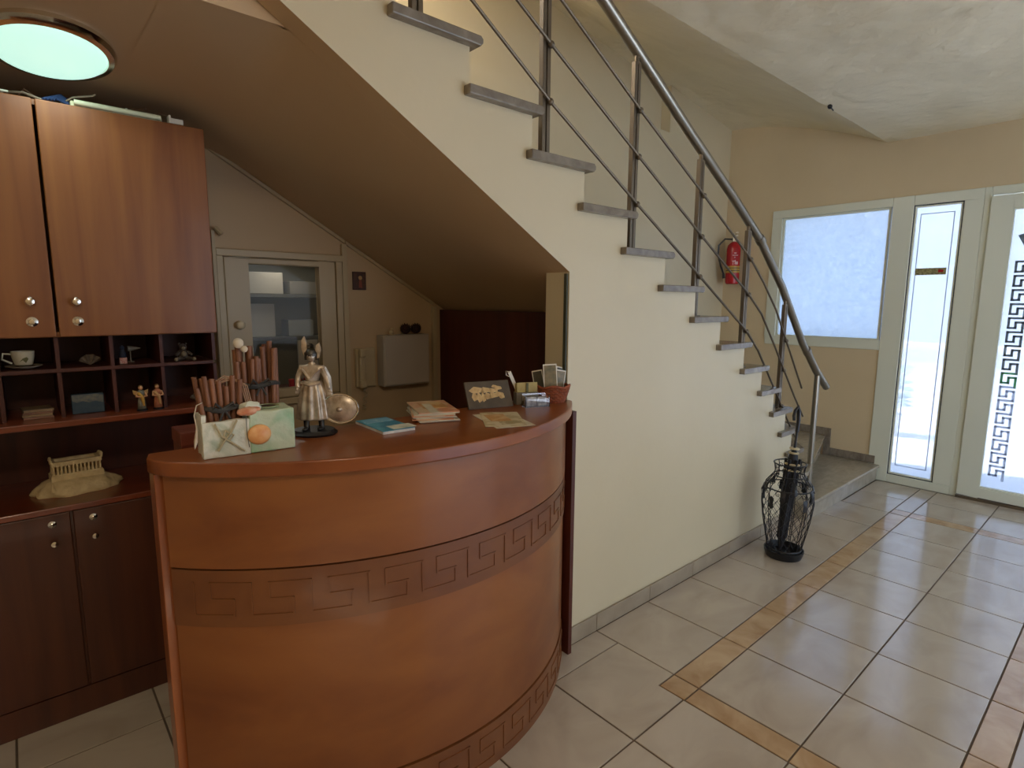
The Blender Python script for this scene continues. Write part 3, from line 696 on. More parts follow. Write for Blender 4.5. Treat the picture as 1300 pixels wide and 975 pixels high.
MB().ball(T @ Vector((.128, .030, .128)), .022, sx=1.2, sy=.7, sz=.6, n=14, jit=.5).build('shell', mat('white_shell', srgb(214, 218, 200), None, .45), pb, smooth=1)
# twine and dried star on the face
tw = mat('twine', srgb(176, 164, 130), None, .8)
b = MB()
for pts in ([(.030, -.0065, .095), (.045, -.008, .06), (.075, -.008, .035), (.10, -.007, .012)], [(.085, -.0065, .10), (.07, -.008, .07), (.05, -.008, .045), (.035, -.007, .02)], [(.055, -.0065, .075), (.075, -.008, .06), (.062, -.008, .045), (.05, -.008, .06), (.055, -.007, .075)]):
    b.tube([T @ Vector(p) for p in pts], .0028, 6)
b.build('twine_knot', tw, pb)
raf = mat('raffia', srgb(200, 184, 160), None, .7)
MB().tube([T @ Vector(p) for p in ((.108, -.005, .112), (.108, -.006, .06), (.112, -.006, .02))], .0012, 5).build('crack_line', mat('crack', srgb(96, 92, 76), None, .7), pb)
MB().tube([T @ Vector(p) for p in ((.01, .03, .15), (-.006, .02, .145), (-.014, .012, .12), (-.010, .012, .085), (-.014, .012, .05), (-.018, .012, .03))], [.0012, .0014, .0016, .002, .005, .001], 6).build('raffia_strand', raf, pb, smooth=1)

# cinnamon-like stick bundles
cin = mat('cinnamon', srgb(150, 100, 68), srgb(104, 64, 42), .55, scale=(40, 40, 4), detail=5, objvar=1)
cin2 = mat('ribbon_grey', srgb(60, 58, 54), None, .6)
def bundle(name, label, cx, cy, z0, spots, ht, tie_z, tie_r, ring=None):
    e = empty(name, label, 'dried sticks', (cx, cy, z0), None)
    for (dx, dy, r, h, lx, ly) in spots:
        b = MB(); n = 10; rise = h
        # a rolled quill: outline spiral
        prof = []
        for k in range(n + 1):
            a = 2 * PI * k / n * 1.05; prof.append((r * math.cos(a), r * math.sin(a)))
        for k in range(n, -1, -1):
            a = 2 * PI * k / n * 1.05; prof.append((r * .62 * math.cos(a), r * .62 * math.sin(a)))
        vs = [(cx + dx + p[0], cy + dy + p[1], z0) for p in prof] + [(cx + dx + lx + p[0], cy + dy + ly + p[1], z0 + rise) for p in prof]
        m_ = len(prof); fs = [(i, i + 1, m_ + i + 1, m_ + i) for i in range(m_ - 1)] + [(m_ - 1, 0, m_, 2 * m_ - 1)]
        fs += [(m_ + k, m_ + k + 1, 2 * m_ - 2 - k, 2 * m_ - 1 - k) for k in range(n)] + [(k + 1, k, m_ - 1 - k, m_ - 2 - k) for k in range(n)]
        b.poly(vs, fs); b.build('stick', cin, e, smooth=1)
    b = MB(); rx, ry = tie_r
    b.tube([(cx + rx * math.cos(2 * PI * k / 24), cy + ry * math.sin(2 * PI * k / 24), tie_z + .004 * math.sin(k)) for k in range(24)], .0075, 8, closed=True)
    for s_ in (-1, 1):
        b.tube([(cx - .005, cy - ry, tie_z), (cx + s_ * .022, cy - ry - .008, tie_z + .018), (cx + s_ * .03, cy - ry - .008, tie_z + .002), (cx, cy - ry - .004, tie_z - .004)], .0035, 6)
        b.tube([(cx, cy - ry - .004, tie_z), (cx + s_ * .014, cy - ry - .006, tie_z - .03)], .003, 6)
    b.build('ribbon', cin2, e, smooth=1)
    return e
c1 = T @ Vector((.058, .056, 0))
sp = []
for i in range(7):
    for j in range(2):
        sp.append((-.036 + i * .012, -.015 + j * .028, .0066, .185 + random.uniform(-.018, .02), (i - 3) * .006 - .006, random.uniform(-.004, .004)))
bundle('cinnamon_bundle', 'shorter cinnamon stick bundle standing inside the green stone holder', c1.x, c1.y, ZC + .021, [s_ for s_ in sp if abs(s_[0]) < .05], .16, ZC + .128, (.048, .029))
sp = []
for i in range(8):
    for j in range(3):
        sp.append((-.049 + i * .0140, -.018 + j * .018, .0074, .262 + random.uniform(-.02, .03) + .01 * (i > 5), random.uniform(-.01, .01) + (i - 3.5) * .002, random.uniform(-.004, .004)))
c2 = Vector((.535, 1.768))
bundle('cinnamon_bundle', 'taller cinnamon stick bundle standing behind the green stone holder', c2.x, c2.y, ZC, sp, .24, ZC + .175, (.062, .034))
tg = MB(); tg.ball((c2.x - .050, c2.y - .02, ZC + .300), .015, n=12); tg.ball((c2.x - .036, c2.y - .026, ZC + .283), .010, n=10)
tag(tg.build('cotton_pod', mat('cotton', srgb(214, 200, 176), None, .6), smooth=1), 'small pale cotton pod perched atop the taller cinnamon bundle', 'decoration')
# curling twigs arching over the first bundle
b = MB()
for k in range(4):
    x = c1.x - .02 + k * .006
    b.tube([(x, c1.y, ZC + .195), (x + .03, c1.y - .01, ZC + .218 - k * .004), (x + .07, c1.y - .01, ZC + .20 - k * .005), (x + .085, c1.y - .005, ZC + .13 - k * .006)], .0016, 5)
tag(b.build('curly_twigs', mat('pale_twig', srgb(178, 140, 110), None, .6)), 'thin curly twigs arching over the shorter cinnamon bundle', 'decoration')

# silver statuette
SX, SY = .700, 1.755
sil = mat('aged_silver', srgb(222, 206, 184), srgb(150, 130, 108), .34, .5, scale=(45, 45, 30), detail=4, pos=(.35, .7))
sild = mat('dark_pewter', srgb(96, 92, 86), srgb(60, 58, 56), .35, .8, scale=(50, 50, 50))
su = empty('warrior_statuette', 'silver statuette of a robed helmeted warrior woman with round shield', 'statuette', (SX, SY, ZC))
R_ = Matrix.Rotation(math.radians(-40), 4, 'Z')
def sp_(x, y, z): return Vector((SX, SY, ZC)) + (R_ @ Vector((x, y, z)))
b = MB(); b.lathe([(.050, 0), (.052, .006), (.046, .012), (.044, .016)], (SX, SY, ZC), 24, sx=1.15, mtx=R_); b.build('base', M['black'], su, smooth=1)
b = MB()
for x, y in ((-.018, -.006), (.018, .004)):
    b.tube([sp_(x, y, .014), sp_(x, y, .03), sp_(x * .9, y, .075)], [.008, .007, .010], 10)
    b.ball(sp_(x, y - .010, .020), .009, sx=.9, sy=1.7, sz=.6, n=10, mtx=R_)
b.build('legs_and_feet', sild, su, smooth=1)
# draped skirt
b = MB(); pf = [(.040, .050), (.041, .055), (.038, .09), (.034, .12), (.030, .145), (.024, .165), (.022, .172)]
b.lathe(pf, (SX, SY, ZC), 60, fold=11, famp=.09, sx=1.0, sy=.8, mtx=R_); b.build('skirt', sil, su, smooth='all')
# one continuous torso, neck and arms through a skin modifier
def skin(name, pts, edges, rad, m, parent, root=0, sub=2):
    me = D.meshes.new(name); me.from_pydata([tuple(p) for p in pts], edges, []); me.materials.append(m)
    o = D.objects.new(name, me); COL.objects.link(o)
    o.modifiers.new('skin', 'SKIN')
    for i, r in enumerate(rad):
        r = r if isinstance(r, tuple) else (r, r); me.skin_vertices[0].data[i].radius = r
        me.skin_vertices[0].data[i].use_root = (i == root)
    s_ = o.modifiers.new('sub', 'SUBSURF'); s_.levels = sub; s_.render_levels = sub
    for p in me.polygons: p.use_smooth = True
    o.modifiers['skin'].use_smooth_shade = True
    o.parent = parent; o.matrix_parent_inverse = parent_world(parent).inverted()
    return o
pts = [sp_(0, 0, .165), sp_(0, 0, .185), sp_(0, -.001, .208), sp_(0, 0, .222), sp_(0, -.001, .236),
       sp_(-.026, 0, .214), sp_(-.036, -.002, .180), sp_(-.033, -.016, .150),
       sp_(.026, 0, .214), sp_(.038, .0, .178), sp_(.045, -.006, .145)]
ed = [(0, 1), (1, 2), (2, 3), (3, 4), (2, 5), (5, 6), (6, 7), (2, 8), (8, 9), (9, 10)]
skin('body', pts, ed, [(.021, .017), (.019, .014), (.024, .015), (.009, .009), (.008, .008), (.010, .010), (.008, .008), (.006, .006), (.010, .010), (.008, .008), (.006, .006)], sil, su)
b = MB(); b.ball(sp_(0, -.002, .249), .0135, sx=.85, sy=1, sz=1.2, n=16, mtx=R_)
b.ball(sp_(0, -.0155, .247), .0026, sz=1.6, n=8); b.ball(sp_(-.005, -.014, .252), .0018, n=6); b.ball(sp_(.005, -.014, .252), .0018, n=6)
b.build('head', sil, su, smooth=1)
b = MB(); b.lathe([(.0155, .250), (.016, .257), (.013, .267), (.007, .274), (.001, .276)], (SX, SY, ZC), 18, mtx=R_)
b.prism([(.014, .235), (.020, .262), (.012, .284), (-.002, .290), (-.016, .286), (-.019, .278), (-.005, .280), (.006, .274), (.010, .262), (.008, .245)], -.003, .003, 'x', mtx=Matrix.Translation((SX, SY, ZC)) @ R_)
b.box(-.016, -.006, .238, -.012, .006, .262, mtx=Matrix.Translation((SX, SY, ZC)) @ R_); b.box(.012, -.006, .238, .016, .006, .262, mtx=Matrix.Translation((SX, SY, ZC)) @ R_)
b.build('crested_helmet', sild, su, smooth=1)
b = MB(); b.prism([(-.013, .252), (-.018, .252), (-.024, .275), (-.022, .300), (-.016, .312), (-.010, .29), (-.009, .265)], -.004, .004, 'y', mtx=Matrix.Translation((SX, SY, ZC)) @ R_)
b.prism([(.012, .240), (.020, .245), (.026, .27), (.022, .292), (.014, .285), (.011, .262)], -.003, .003, 'y', mtx=Matrix.Translation((SX, SY, ZC)) @ R_)
b.build('helmet_wings', sil, su)
b = MB()
for s_ in (-1, 1):
    b.tube([sp_(s_ * .022, -.012, .21), sp_(s_ * .010, -.017, .195), sp_(0, -.019, .178)], .004, 8)
b.tube([sp_(-.024, -.012, .168), sp_(0, -.020, .160), sp_(.024, -.012, .168)], .006, 8)
b.tube([sp_(.03, -.004, .215), sp_(.038, .004, .18), sp_(.040, .008, .12), sp_(.042, .006, .07)], [.008, .010, .009, .004], 8)
b.build('drapery_folds', sil, su, smooth=1)
# hands: palms with fingers holding skirt and shield rim
for hx, hy, hz_ in ((-.033, -.018, .146), (.046, -.008, .140)):
    b = MB(); b.ball(sp_(hx, hy, hz_), .0052, sx=.8, sy=.6, sz=1.2, n=8)
    for k in range(4): b.tube([sp_(hx - .004 + k * .0027, hy - .002, hz_ - .004), sp_(hx - .004 + k * .0027, hy - .005, hz_ - .011)], .0013, 5)
    b.tube([sp_(hx + .004, hy - .002, hz_ + .001), sp_(hx + .007, hy - .005, hz_ - .004)], .0014, 5)
    b.build('hand', sil, su)
SR = Matrix.Translation(sp_(.070, -.004, .083)) @ R_ @ Matrix.Rotation(math.radians(8), 4, 'Y')
b = MB(); b.lathe([(.001, .010), (.020, .009), (.036, .005), (.043, .001), (.046, .002), (.047, -.001), (.044, -.003), (.001, .003)], (0, 0, 0), 36, mtx=SR @ Matrix.Rotation(PI / 2, 4, 'X')); b.ball(SR @ Vector((0, -.010, 0)), .008, n=10)
b.build('round_shield', sil, su, smooth=1)
b = MB(); ring = []
for k in range(24): a = 2 * PI * k / 24; ring.append(SR @ Vector((.047 * math.cos(a), -.001, .047 * math.sin(a))))
b.tube(ring, .0024, 6, closed=True); b.build('shield_rim', M['chrome'], su, smooth=1)

su.scale = (1.22, 1.22, 1.0)
# brochures and cards
def sheet(name, pts, z0, th_, m, parent=None, bend=0):
    b = MB(); b.prism(pts, z0, z0 + th_); return b.build(name, m, parent)
pcv = lambda a, b_, sc=30, p=(.45, .55): mat('print_' + str(len(D.materials)), srgb(*a), srgb(*b_), .3, scale=(sc, sc, sc), detail=3, pos=p)
def quad(cx, cy, w, d, rot):
    c, s_ = math.cos(math.radians(rot)), math.sin(math.radians(rot))
    return [(cx + x * c - y * s_, cy + x * s_ + y * c) for x, y in ((-w / 2, -d / 2), (w / 2, -d / 2), (w / 2, d / 2), (-w / 2, d / 2))]
e = empty('booklet', 'blue and white leaflet pile nearest the statuette', 'leaflet', (.925, 1.70, ZC))
sheet('booklet_page', quad(.92, 1.70, .115, .21, -2), ZC + .0005, .009, pcv((230, 228, 220), (210, 208, 200)), e)
bl = sheet('booklet_cover', quad(.92, 1.70, .116, .212, -2), ZC + .0095, .0012, pcv((58, 140, 170), (86, 168, 190), 14), e)
sheet('cover_photo', quad(.925, 1.76, .10, .055, -2), ZC + .0108, .0003, pcv((200, 222, 226), (120, 180, 205), 24), e)
sheet('cover_photo', quad(.945, 1.632, .085, .06, -2), ZC + .0108, .0003, pcv((226, 224, 206), (190, 200, 180), 24), e)
def stack(cx, cy, n, w, d, rot, cols, name, label, cat, ths=.0042, spread=6, jit=.006, z=ZC):
    e = empty(name, label, cat, (cx, cy, z))
    zz_ = z + .0004
    for i in range(n):
        r = rot + random.uniform(-spread, spread); a = cols[i % len(cols)]
        sheet('leaflet', quad(cx + random.uniform(-jit, jit), cy + random.uniform(-jit, jit), w, d, r), zz_, ths * .9, a, e)
        zz_ += ths
    return e, zz_
paper = pcv((222, 212, 190), (208, 196, 170), 10); paper2 = pcv((216, 150, 110), (226, 196, 160), 9); orange = pcv((206, 150, 84), (224, 186, 130), 16)
e, zz_ = stack(1.145, 1.755, 9, .145, .235, -22, [paper, paper, paper2], 'brochure_stack', 'thick fanned stack of cream and orange brochures mid desk', 'brochures', spread=7)
sheet('cover_photo', quad(1.155, 1.765, .09, .12, -20), zz_, .0006, orange, e)
sheet('cover_photo', quad(1.115, 1.72, .03, .18, -22), zz_ + .0007, .0005, paper, e)
e, zz_ = stack(1.305, 1.535, 2, .145, .25, -26, [paper, pcv((196, 176, 130), (222, 208, 176), 20)], 'flyer', 'flat overlapping flyers lying nearest the desk front edge', 'leaflet', .0012, 9)
e2 = e
sheet('cover_photo', quad(1.305, 1.565, .075, .12, -24), zz_, .0006, orange, e2)
sheet('cover_photo', quad(1.29, 1.47, .08, .05, -24), zz_, .0006, pcv((170, 150, 100), (214, 200, 160), 30), e2)

# tilted picture card
pe = empty('picture_card', 'tilted dark picture card with cream stone figures on the desk', 'picture', (1.42, 1.74, ZC))
TC_ = Matrix.Translation(Vector((1.418, 1.735, ZC + .0015))) @ Matrix.Rotation(math.radians(-14), 4, 'Z') @ Matrix.Rotation(math.radians(-28), 4, 'X')
b = MB(); b.box(-.098, 0, 0, .098, .010, .115, mtx=TC_); b.build('card', mat('card_grey', srgb(96, 82, 66), srgb(70, 60, 48), .3, scale=(16, 16, 16)), pe, bevel=.001)
b = MB(); b.box(-.05, 0, 0, .05, .004, .085, mtx=Matrix.Translation(Vector((1.432, 1.835, ZC + .0005))) @ Matrix.Rotation(math.radians(-14), 4, 'Z') @ Matrix.Rotation(math.radians(22), 4, 'X')); b.build('easel_leg', M['black'], pe)
crm = mat('cream_print', srgb(226, 196, 140), srgb(190, 150, 96), .4, scale=(60, 60, 60))
b = MB()
for (x, z, w, h) in ((-.05, .078, .032, .014), (-.012, .076, .026, .012), (.020, .072, .022, .010), (.046, .082, .016, .009), (-.064, .05, .012, .018), (-.044, .046, .010, .022), (-.026, .046, .009, .020), (-.006, .05, .016, .014), (.018, .052, .020, .012), (.044, .055, .022, .010), (.055, .045, .012, .010), (.03, .09, .012, .006)):
    b.prism([(x + w * math.cos(t * PI / 5) * (1 + .15 * math.sin(3 * t)), z + h * math.sin(t * PI / 5) * (1 + .2 * math.cos(2 * t))) for t in range(10)], -.0008, .0, 'y', mtx=TC_)
b.build('printed_figures', crm, pe)
# acrylic holder with yellow cards behind it
ye = empty('card_box', 'small box of yellow cards between picture card and wicker basket', 'box', (1.60, 1.72, ZC))
TY = Matrix.Translation(Vector((1.592, 1.722, ZC))) @ Matrix.Rotation(math.radians(-22), 4, 'Z')
MB().box(-.048, -.018, .0005, .048, .022, .050, mtx=TY).build('card_box_base', mat('grey_card_box', srgb(120, 112, 96), None, .5), ye)
for k in range(6):
    MB().box(-.045, -.014 + k * .005, .051, .045, -.011 + k * .005, .092 - .001 * k, mtx=TY).build('card', mat('yellow_card', srgb(186, 164, 96), srgb(166, 142, 76), .5, scale=(40, 40, 40)) if k == 0 else D.materials['yellow_card'], ye)
MB().box(-.006, -.0185, .052, .004, -.015, .090, mtx=TY).build('card_print', mat('olive_print', srgb(90, 84, 40), None, .5), ye)
ae = empty('acrylic_holder', 'clear acrylic business card holder in front of yellow card box', 'card holder', (1.585, 1.655, ZC))
TA = Matrix.Translation(Vector((1.582, 1.652, ZC))) @ Matrix.Rotation(math.radians(-20), 4, 'Z')
b = MB(); b.box(-.052, -.018, .0005, .052, .018, .0035, mtx=TA); b.box(-.052, -.020, .0005, .052, -.018, .034, mtx=TA); b.box(-.052, .018, .0005, .052, .020, .052, mtx=TA)
b.box(-.054, -.020, .0005, -.052, .020, .045, mtx=TA); b.box(.052, -.020, .0005, .054, .020, .045, mtx=TA); b.build('tray', M['acrylic'], ae)
for k in range(2): MB().box(-.045 + k * .048, -.012, .004, -.003 + k * .045, .006, .040, mtx=TA).build('card', mat('white_card', srgb(210, 206, 200), srgb(130, 122, 120), .4, scale=(50, 50, 50)) if k == 0 else D.materials['white_card'], ae)

# wicker basket with framed cards
be = empty('wicker_basket', 'round orange-brown wicker basket at the desk right end', 'basket', (1.715, 1.690, ZC))
bx, by = 1.715, 1.690
wk = mat('wicker', srgb(164, 84, 44), srgb(120, 54, 26), .55, scale=(60, 60, 120), detail=3)
b = MB(); nst = 22; rows = 9
for i in range(rows):
    z = ZC + .006 + i * .0075; r = .054 + .022 * (i / (rows - 1)) ** .8
    ring = [(bx + (r + (.0022 if (k + i) % 2 else -.0022)) * math.cos(2 * PI * k / (2 * nst)), by + (r + (.0022 if (k + i) % 2 else -.0022)) * .92 * math.sin(2 * PI * k / (2 * nst)), z + .001 * math.sin(k)) for k in range(2 * nst)]
    b.tube(ring, .0036, 6, closed=True)
b.build('woven_body', wk, be, smooth=1)
b = MB(); b.lathe([(.055, .0005), (.055, .006), (.001, .006)], (bx, by, ZC), 28, sy=.92); b.build('base', wk, be)
b = MB(); b.tube([(bx + .077 * math.cos(2 * PI * k / 36), by + .071 * math.sin(2 * PI * k / 36), ZC + .070 + .004 * math.sin(5 * 2 * PI * k / 36)) for k in range(36)], .0058, 8, closed=True); b.build('rim', wk, be, smooth=1)
whf = mat('white_card_border', srgb(226, 220, 204), None, .5); pho = mat('photo_card', srgb(96, 92, 66), srgb(150, 128, 88), .35, scale=(40, 40, 40), objvar=1); phd = mat('photo_card_dark', srgb(50, 56, 48), srgb(84, 74, 56), .35, scale=(40, 40, 40), objvar=1)
cards = [(-.052, .022, -16, -14, .125, .046, 'dark photo card leaning leftmost in the basket'), (-.030, -.020, -3, 10, .152, .060, 'large yellow-green photo card at the front of the basket'), (.002, .020, 6, -6, .128, .046, 'narrow photo card in the middle of the basket'),
         (.020, -.012, 15, 16, .125, .050, 'dark photo card behind the basket middle'), (.044, .012, 20, 18, .135, .050, 'green photo card rightmost in the basket')]
for i, (dx, dy, lean, rz, h, w, l) in enumerate(cards):
    t_ = Matrix.Translation(Vector((bx + dx * .8, by + dy, ZC + .012))) @ Matrix.Rotation(math.radians(-38 + rz), 4, 'Z') @ Matrix.Rotation(math.radians(lean * .7), 4, 'Y') @ Matrix.Rotation(math.radians(-6), 4, 'X')
    fr_ = MB(); z0_ = 0; fr_.box(-w / 2, -.0012, 0, w / 2, .0012, h, mtx=t_)
    ob = fr_.build('photo_card', whf); tag(ob, l, 'card', 'photo cards in the wicker basket')
    MB().box(-w / 2 + .004, -.0022, .006, w / 2 - .004, -.0013, h - .005, mtx=t_).build('picture', pho if i % 2 else phd, ob)
# little dangling card left, standing in the yellow box
t_ = TY @ Matrix.Translation((-.030, .012, .045)) @ Matrix.Rotation(math.radians(-24), 4, 'Y')
b = MB(); b.box(-.007, -.001, 0, .007, .0015, .100, mtx=t_)
ob = tag(b.build('bookmark', whf), 'narrow pale bookmark leaning left out of the yellow card box', 'bookmark')
b = MB(); b.tube([t_ @ Vector((0, .0, .098)), t_ @ Vector((-.012, 0, .108)), t_ @ Vector((-.018, 0, .092)), t_ @ Vector((-.008, 0, .080))], .003, 6); b.build('tassel', M['chrome'], ob)

# ---------------------------------------------------------------- pigeonhole things
cup = empty('coffee_cup', 'white cup with printed leaf on the top left compartment', 'cup', (.02, 2.70, 1.35))
por = mat('porcelain', srgb(196, 190, 168), None, .2)
sau = tag(MB().lathe([(.02, 0), (.03, .002), (.052, .010), (.054, .012), (.03, .006), (.001, .005)], (.02, 2.70, 1.3505), 28).build('saucer', por, smooth=1), 'white saucer under the printed coffee cup', 'saucer')
MB().lathe([(.020, .0125), (.026, .016), (.033, .045), (.034, .064), (.031, .064), (.028, .03), (.001, .02)], (.02, 2.70, 1.3505), 28).build('cup_body', por, cup, smooth=1)
MB().tube([(-.012, 2.695, 1.405), (-.034, 2.69, 1.408), (-.038, 2.69, 1.388), (-.012, 2.695, 1.372)], .0035, 8).build('handle', por, cup, smooth=1)
MB().prism([(.008, 1.378), (.018, 1.384), (.026, 1.374), (.034, 1.388), (.03, 1.395), (.018, 1.390)], 2.6655, 2.668, 'y').build('leaf_print', mat('olive_leaf', srgb(90, 90, 50), None, .5), cup)
shl = mat('dull_shell', srgb(120, 104, 84), srgb(88, 74, 60), .5, scale=(60, 60, 60))
def shell(loc, label, s=1, rz=0):
    b = MB(); t = Matrix.Translation(Vector(loc)) @ Matrix.Rotation(math.radians(rz), 4, 'Z')
    n = 9; vs = []
    for k in range(n):
        a = math.radians(25 + 130 * k / (n - 1)); r = .034 * s * (1.0 + .07 * (k % 2))
        vs.append((r * math.cos(a), -.006 if k % 2 else .002, r * math.sin(a)))
    base = [(0, 0, 0)]
    fs = [(0, i, i + 1) for i in range(1, n)]
    bk = [(v[0], v[1] + .010, v[2]) for v in base + vs]
    allv = [t @ Vector(v) for v in base + vs] + [t @ Vector(v) for v in bk]
    m_ = n + 1; fs += [(m_, m_ + i + 1, m_ + i) for i in range(1, n)] + [(i, i + 1, m_ + i + 1, m_ + i) for i in range(1, n)] + [(0, 1, m_ + 1, m_), (n, 0, m_, m_ + n)]
    b.poly(allv, fs); return tag(b.build('sea_shell', shl), label, 'shell')
shell((.214, 2.70, 1.3515), 'fan shaped shell alone in the second upper compartment', 1.15, 10)
shell((.575, 2.70, 1.1715), 'pale shell in the lower right compartment behind the stone holder', 1.0, -10)
# souvenir soldier doll & cone
so = empty('souvenir_doll', 'tiny dark souvenir doll with red base in third upper compartment', 'figurine', (.318, 2.69, 1.3505))
MB().box(.306, 2.682, 1.3505, .330, 2.70, 1.374).build('doll_base', mat('red_plaid', srgb(170, 60, 50), srgb(220, 190, 170), .5, scale=(160, 160, 160)), so)
MB().lathe([(.010, 1.374), (.013, 1.385), (.008, 1.402), (.006, 1.404), (.009, 1.412), (.004, 1.421), (.001, 1.422)], (.318, 2.691, 0), 14).build('doll_body', mat('navy_felt', srgb(34, 40, 56), None, .7), so, smooth=1)
tag(MB().lathe([(.012, 0), (.010, .01), (.004, .035), (.001, .045)], (.342, 2.74, 1.405), 14, mtx=Matrix.Rotation(PI / 2, 4, 'Y')).tube([(.35, 2.74, 1.351), (.35, 2.74, 1.40)], .0025, 6).lathe([(.012, 1.3505), (.012, 1.354)], (.35, 2.74, 0), 12).build('cone_ornament', mat('pale_cone', srgb(130, 120, 104), None, .5), smooth=1), 'small pale pointed cone on a stand in third upper compartment', 'ornament')
# seated teddy figurine
te = empty('bear_figurine', 'small dark seated bear figurine in the upper right compartment', 'figurine', (.53, 2.70, 1.3505))
fur = mat('grey_fur', srgb(84, 70, 58), srgb(58, 48, 42), .9, scale=(80, 80, 80)); furl = mat('pale_fur', srgb(130, 116, 92), None, .9)
b = MB(); b.ball((.53, 2.70, 1.373), .021, sz=1.1, n=14); b.ball((.53, 2.695, 1.405), .015, n=14)
for s_ in (-1, 1):
    b.ball((.53 + s_ * .012, 2.698, 1.419), .005, n=8); b.tube([(.53 + s_ * .014, 2.692, 1.386), (.53 + s_ * .03, 2.682, 1.372)], [.007, .006], 8)
    b.tube([(.53 + s_ * .012, 2.69, 1.359), (.53 + s_ * .032, 2.668, 1.357)], [.009, .007], 8)
b.build('body', fur, te, smooth=1)
b = MB(); b.ball((.53, 2.682, 1.402), .007, n=8); b.ball((.563, 2.664, 1.357), .008, n=8); b.ball((.497, 2.664, 1.357), .008, n=8); b.ball((.53, 2.682, 1.377), .011, n=8); b.build('pale_patches', furl, te, smooth=1)
# stacked booklets, lower left
e, _ = stack(.040, 2.70, 4, .085, .10, 3, [pcv((140, 104, 86), (120, 86, 72)), pcv((150, 128, 100), (130, 110, 88))], 'booklet_stack', 'small stack of pinkish booklets in the lower left compartment', 'booklets', .0085, 3, .003, 1.1705)
# seascape picture block
sea = empty('seascape_block', 'small blue seascape picture block in lower second compartment', 'picture', (.19, 2.68, 1.1705))
MB().box(.142, 2.665, 1.1705, .242, 2.695, 1.245).build('block', mat('sea_blue', srgb(48, 72, 92), srgb(70, 90, 100), .3, scale=(20, 20, 50)), sea, bevel=.003)
b = MB(); b.prism([(.144, 1.243), (.144, 1.222), (.158, 1.214), (.176, 1.219), (.196, 1.212), (.215, 1.216), (.240, 1.208), (.240, 1.236), (.22, 1.243)], 2.6635, 2.665, 'y')
b.build('printed_coast', mat('coast_print', srgb(128, 126, 112), srgb(80, 96, 104), .4, scale=(60, 60, 90)), sea)
# saints figurines
def saint(x, label, robe, robe2, wing):
    e = empty('saint_figurine', label, 'figurine', (x, 2.60, 1.1705), 'figurines on the shelf edge')
    MB().lathe([(.019, 1.1705), (.019, 1.176), (.015, 1.178)], (x, 2.60, 0), 18).build('base', M['black'], e, smooth=1)
    MB().lathe([(.014, 1.178), (.013, 1.20), (.010, 1.222), (.012, 1.235), (.014, 1.243), (.006, 1.252)], (x, 2.60, 0), 32, fold=8, famp=.10, sy=.8).build('robe', robe, e, smooth='all')
    b = MB(); b.ball((x, 2.598, 1.260), .0075, sz=1.15, n=12); b.ball((x, 2.590, 1.259), .0015, n=6)
    for s_ in (-1, 1): b.tube([(x + s_ * .013, 2.598, 1.243), (x + s_ * .017, 2.590, 1.228), (x + s_ * .003, 2.583, 1.226)], [.0045, .004, .003], 8)
    b.build('head_and_arms', mat('figurine_skin', srgb(206, 152, 110), None, .5), e, smooth=1)
    MB().ball((x, 2.601, 1.263), .0082, sz=1.0, n=12).build('hair', mat('figurine_hair', srgb(120, 84, 40), None, .6), e, smooth=1)
    b = MB(); b.tube([(x - .012, 2.59, 1.243), (x + .002, 2.587, 1.225), (x + .006, 2.588, 1.19)], [.006, .007, .003], 8)
    b.build('sash', robe2, e, smooth=1)
    if wing:
        b = MB()
        for s_ in (-1, 1): b.prism([(x + s_ * .004, 1.244), (x + s_ * .026, 1.252), (x + s_ * .024, 1.236), (x + s_ * .006, 1.222)], 2.607, 2.610, 'y')
        b.build('wings', mat('wing_gold', srgb(190, 150, 90), None, .5), e)
saint(.355, 'yellow shouldered saint figurine with dark robe, left of the pair', mat('olive_robe', srgb(104, 96, 76), srgb(140, 140, 128), .5, scale=(70, 70, 70)), mat('mustard_cloth', srgb(196, 150, 60), None, .5), True)
saint(.410, 'peach robed saint figurine holding a child, right of the pair', mat('peach_robe', srgb(196, 128, 92), srgb(170, 96, 66), .5, scale=(60, 60, 60)), mat('tan_cloth', srgb(196, 150, 96), None, .5), False)

# ---------------------------------------------------------------- Parthenon model
pa = empty('temple_model', 'cream model of a ruined columned temple on a rock', 'model', (.14, 2.80, .845))
mar = mat('cream_resin', srgb(232, 214, 170), srgb(206, 184, 138), .6, scale=(30, 30, 30), bump=.3, bscale=60)
TP = Matrix.Translation(Vector((.142, 2.80, .845))) @ Matrix.Rotation(math.radians(4), 4, 'Z')
b = MB(); nn = 48; rings = []
for i, (r, z) in enumerate([(1.0, 0), (1.03, .008), (.98, .022), (.88, .036), (.78, .048), (.66, .056), (.3, .060), (.01, .060)]):
    ring = []
    for k in range(nn):
        a = 2 * PI * k / nn; q = 1 + .13 * noise.noise(Vector((math.cos(a) * 2.2, math.sin(a) * 2.2, z * 25))) + (.04 * math.sin(9 * a + z * 60) if i < 5 else 0)
        ring.append(TP @ Vector((.140 * r * q * math.cos(a), .085 * r * q * math.sin(a), z + (.005 * noise.noise(Vector((a * 2, z * 30, 1))) if 0 < i < 6 else 0))))
    rings.append(ring)
vs = [v for r in rings for v in r]; fs = [(i * nn + k, i * nn + (k + 1) % nn, (i + 1) * nn + (k + 1) % nn, (i + 1) * nn + k) for i in range(len(rings) - 1) for k in range(nn)] + [tuple(range(nn))[::-1]]
b.poly(vs, fs); b.build('rock', mar, pa, smooth=1)
b = MB(); b.box(-.084, -.042, .055, .084, .042, .075, mtx=TP); b.box(-.080, -.038, .075, .080, .038, .081, mtx=TP); b.build('temple_steps', mar, pa)
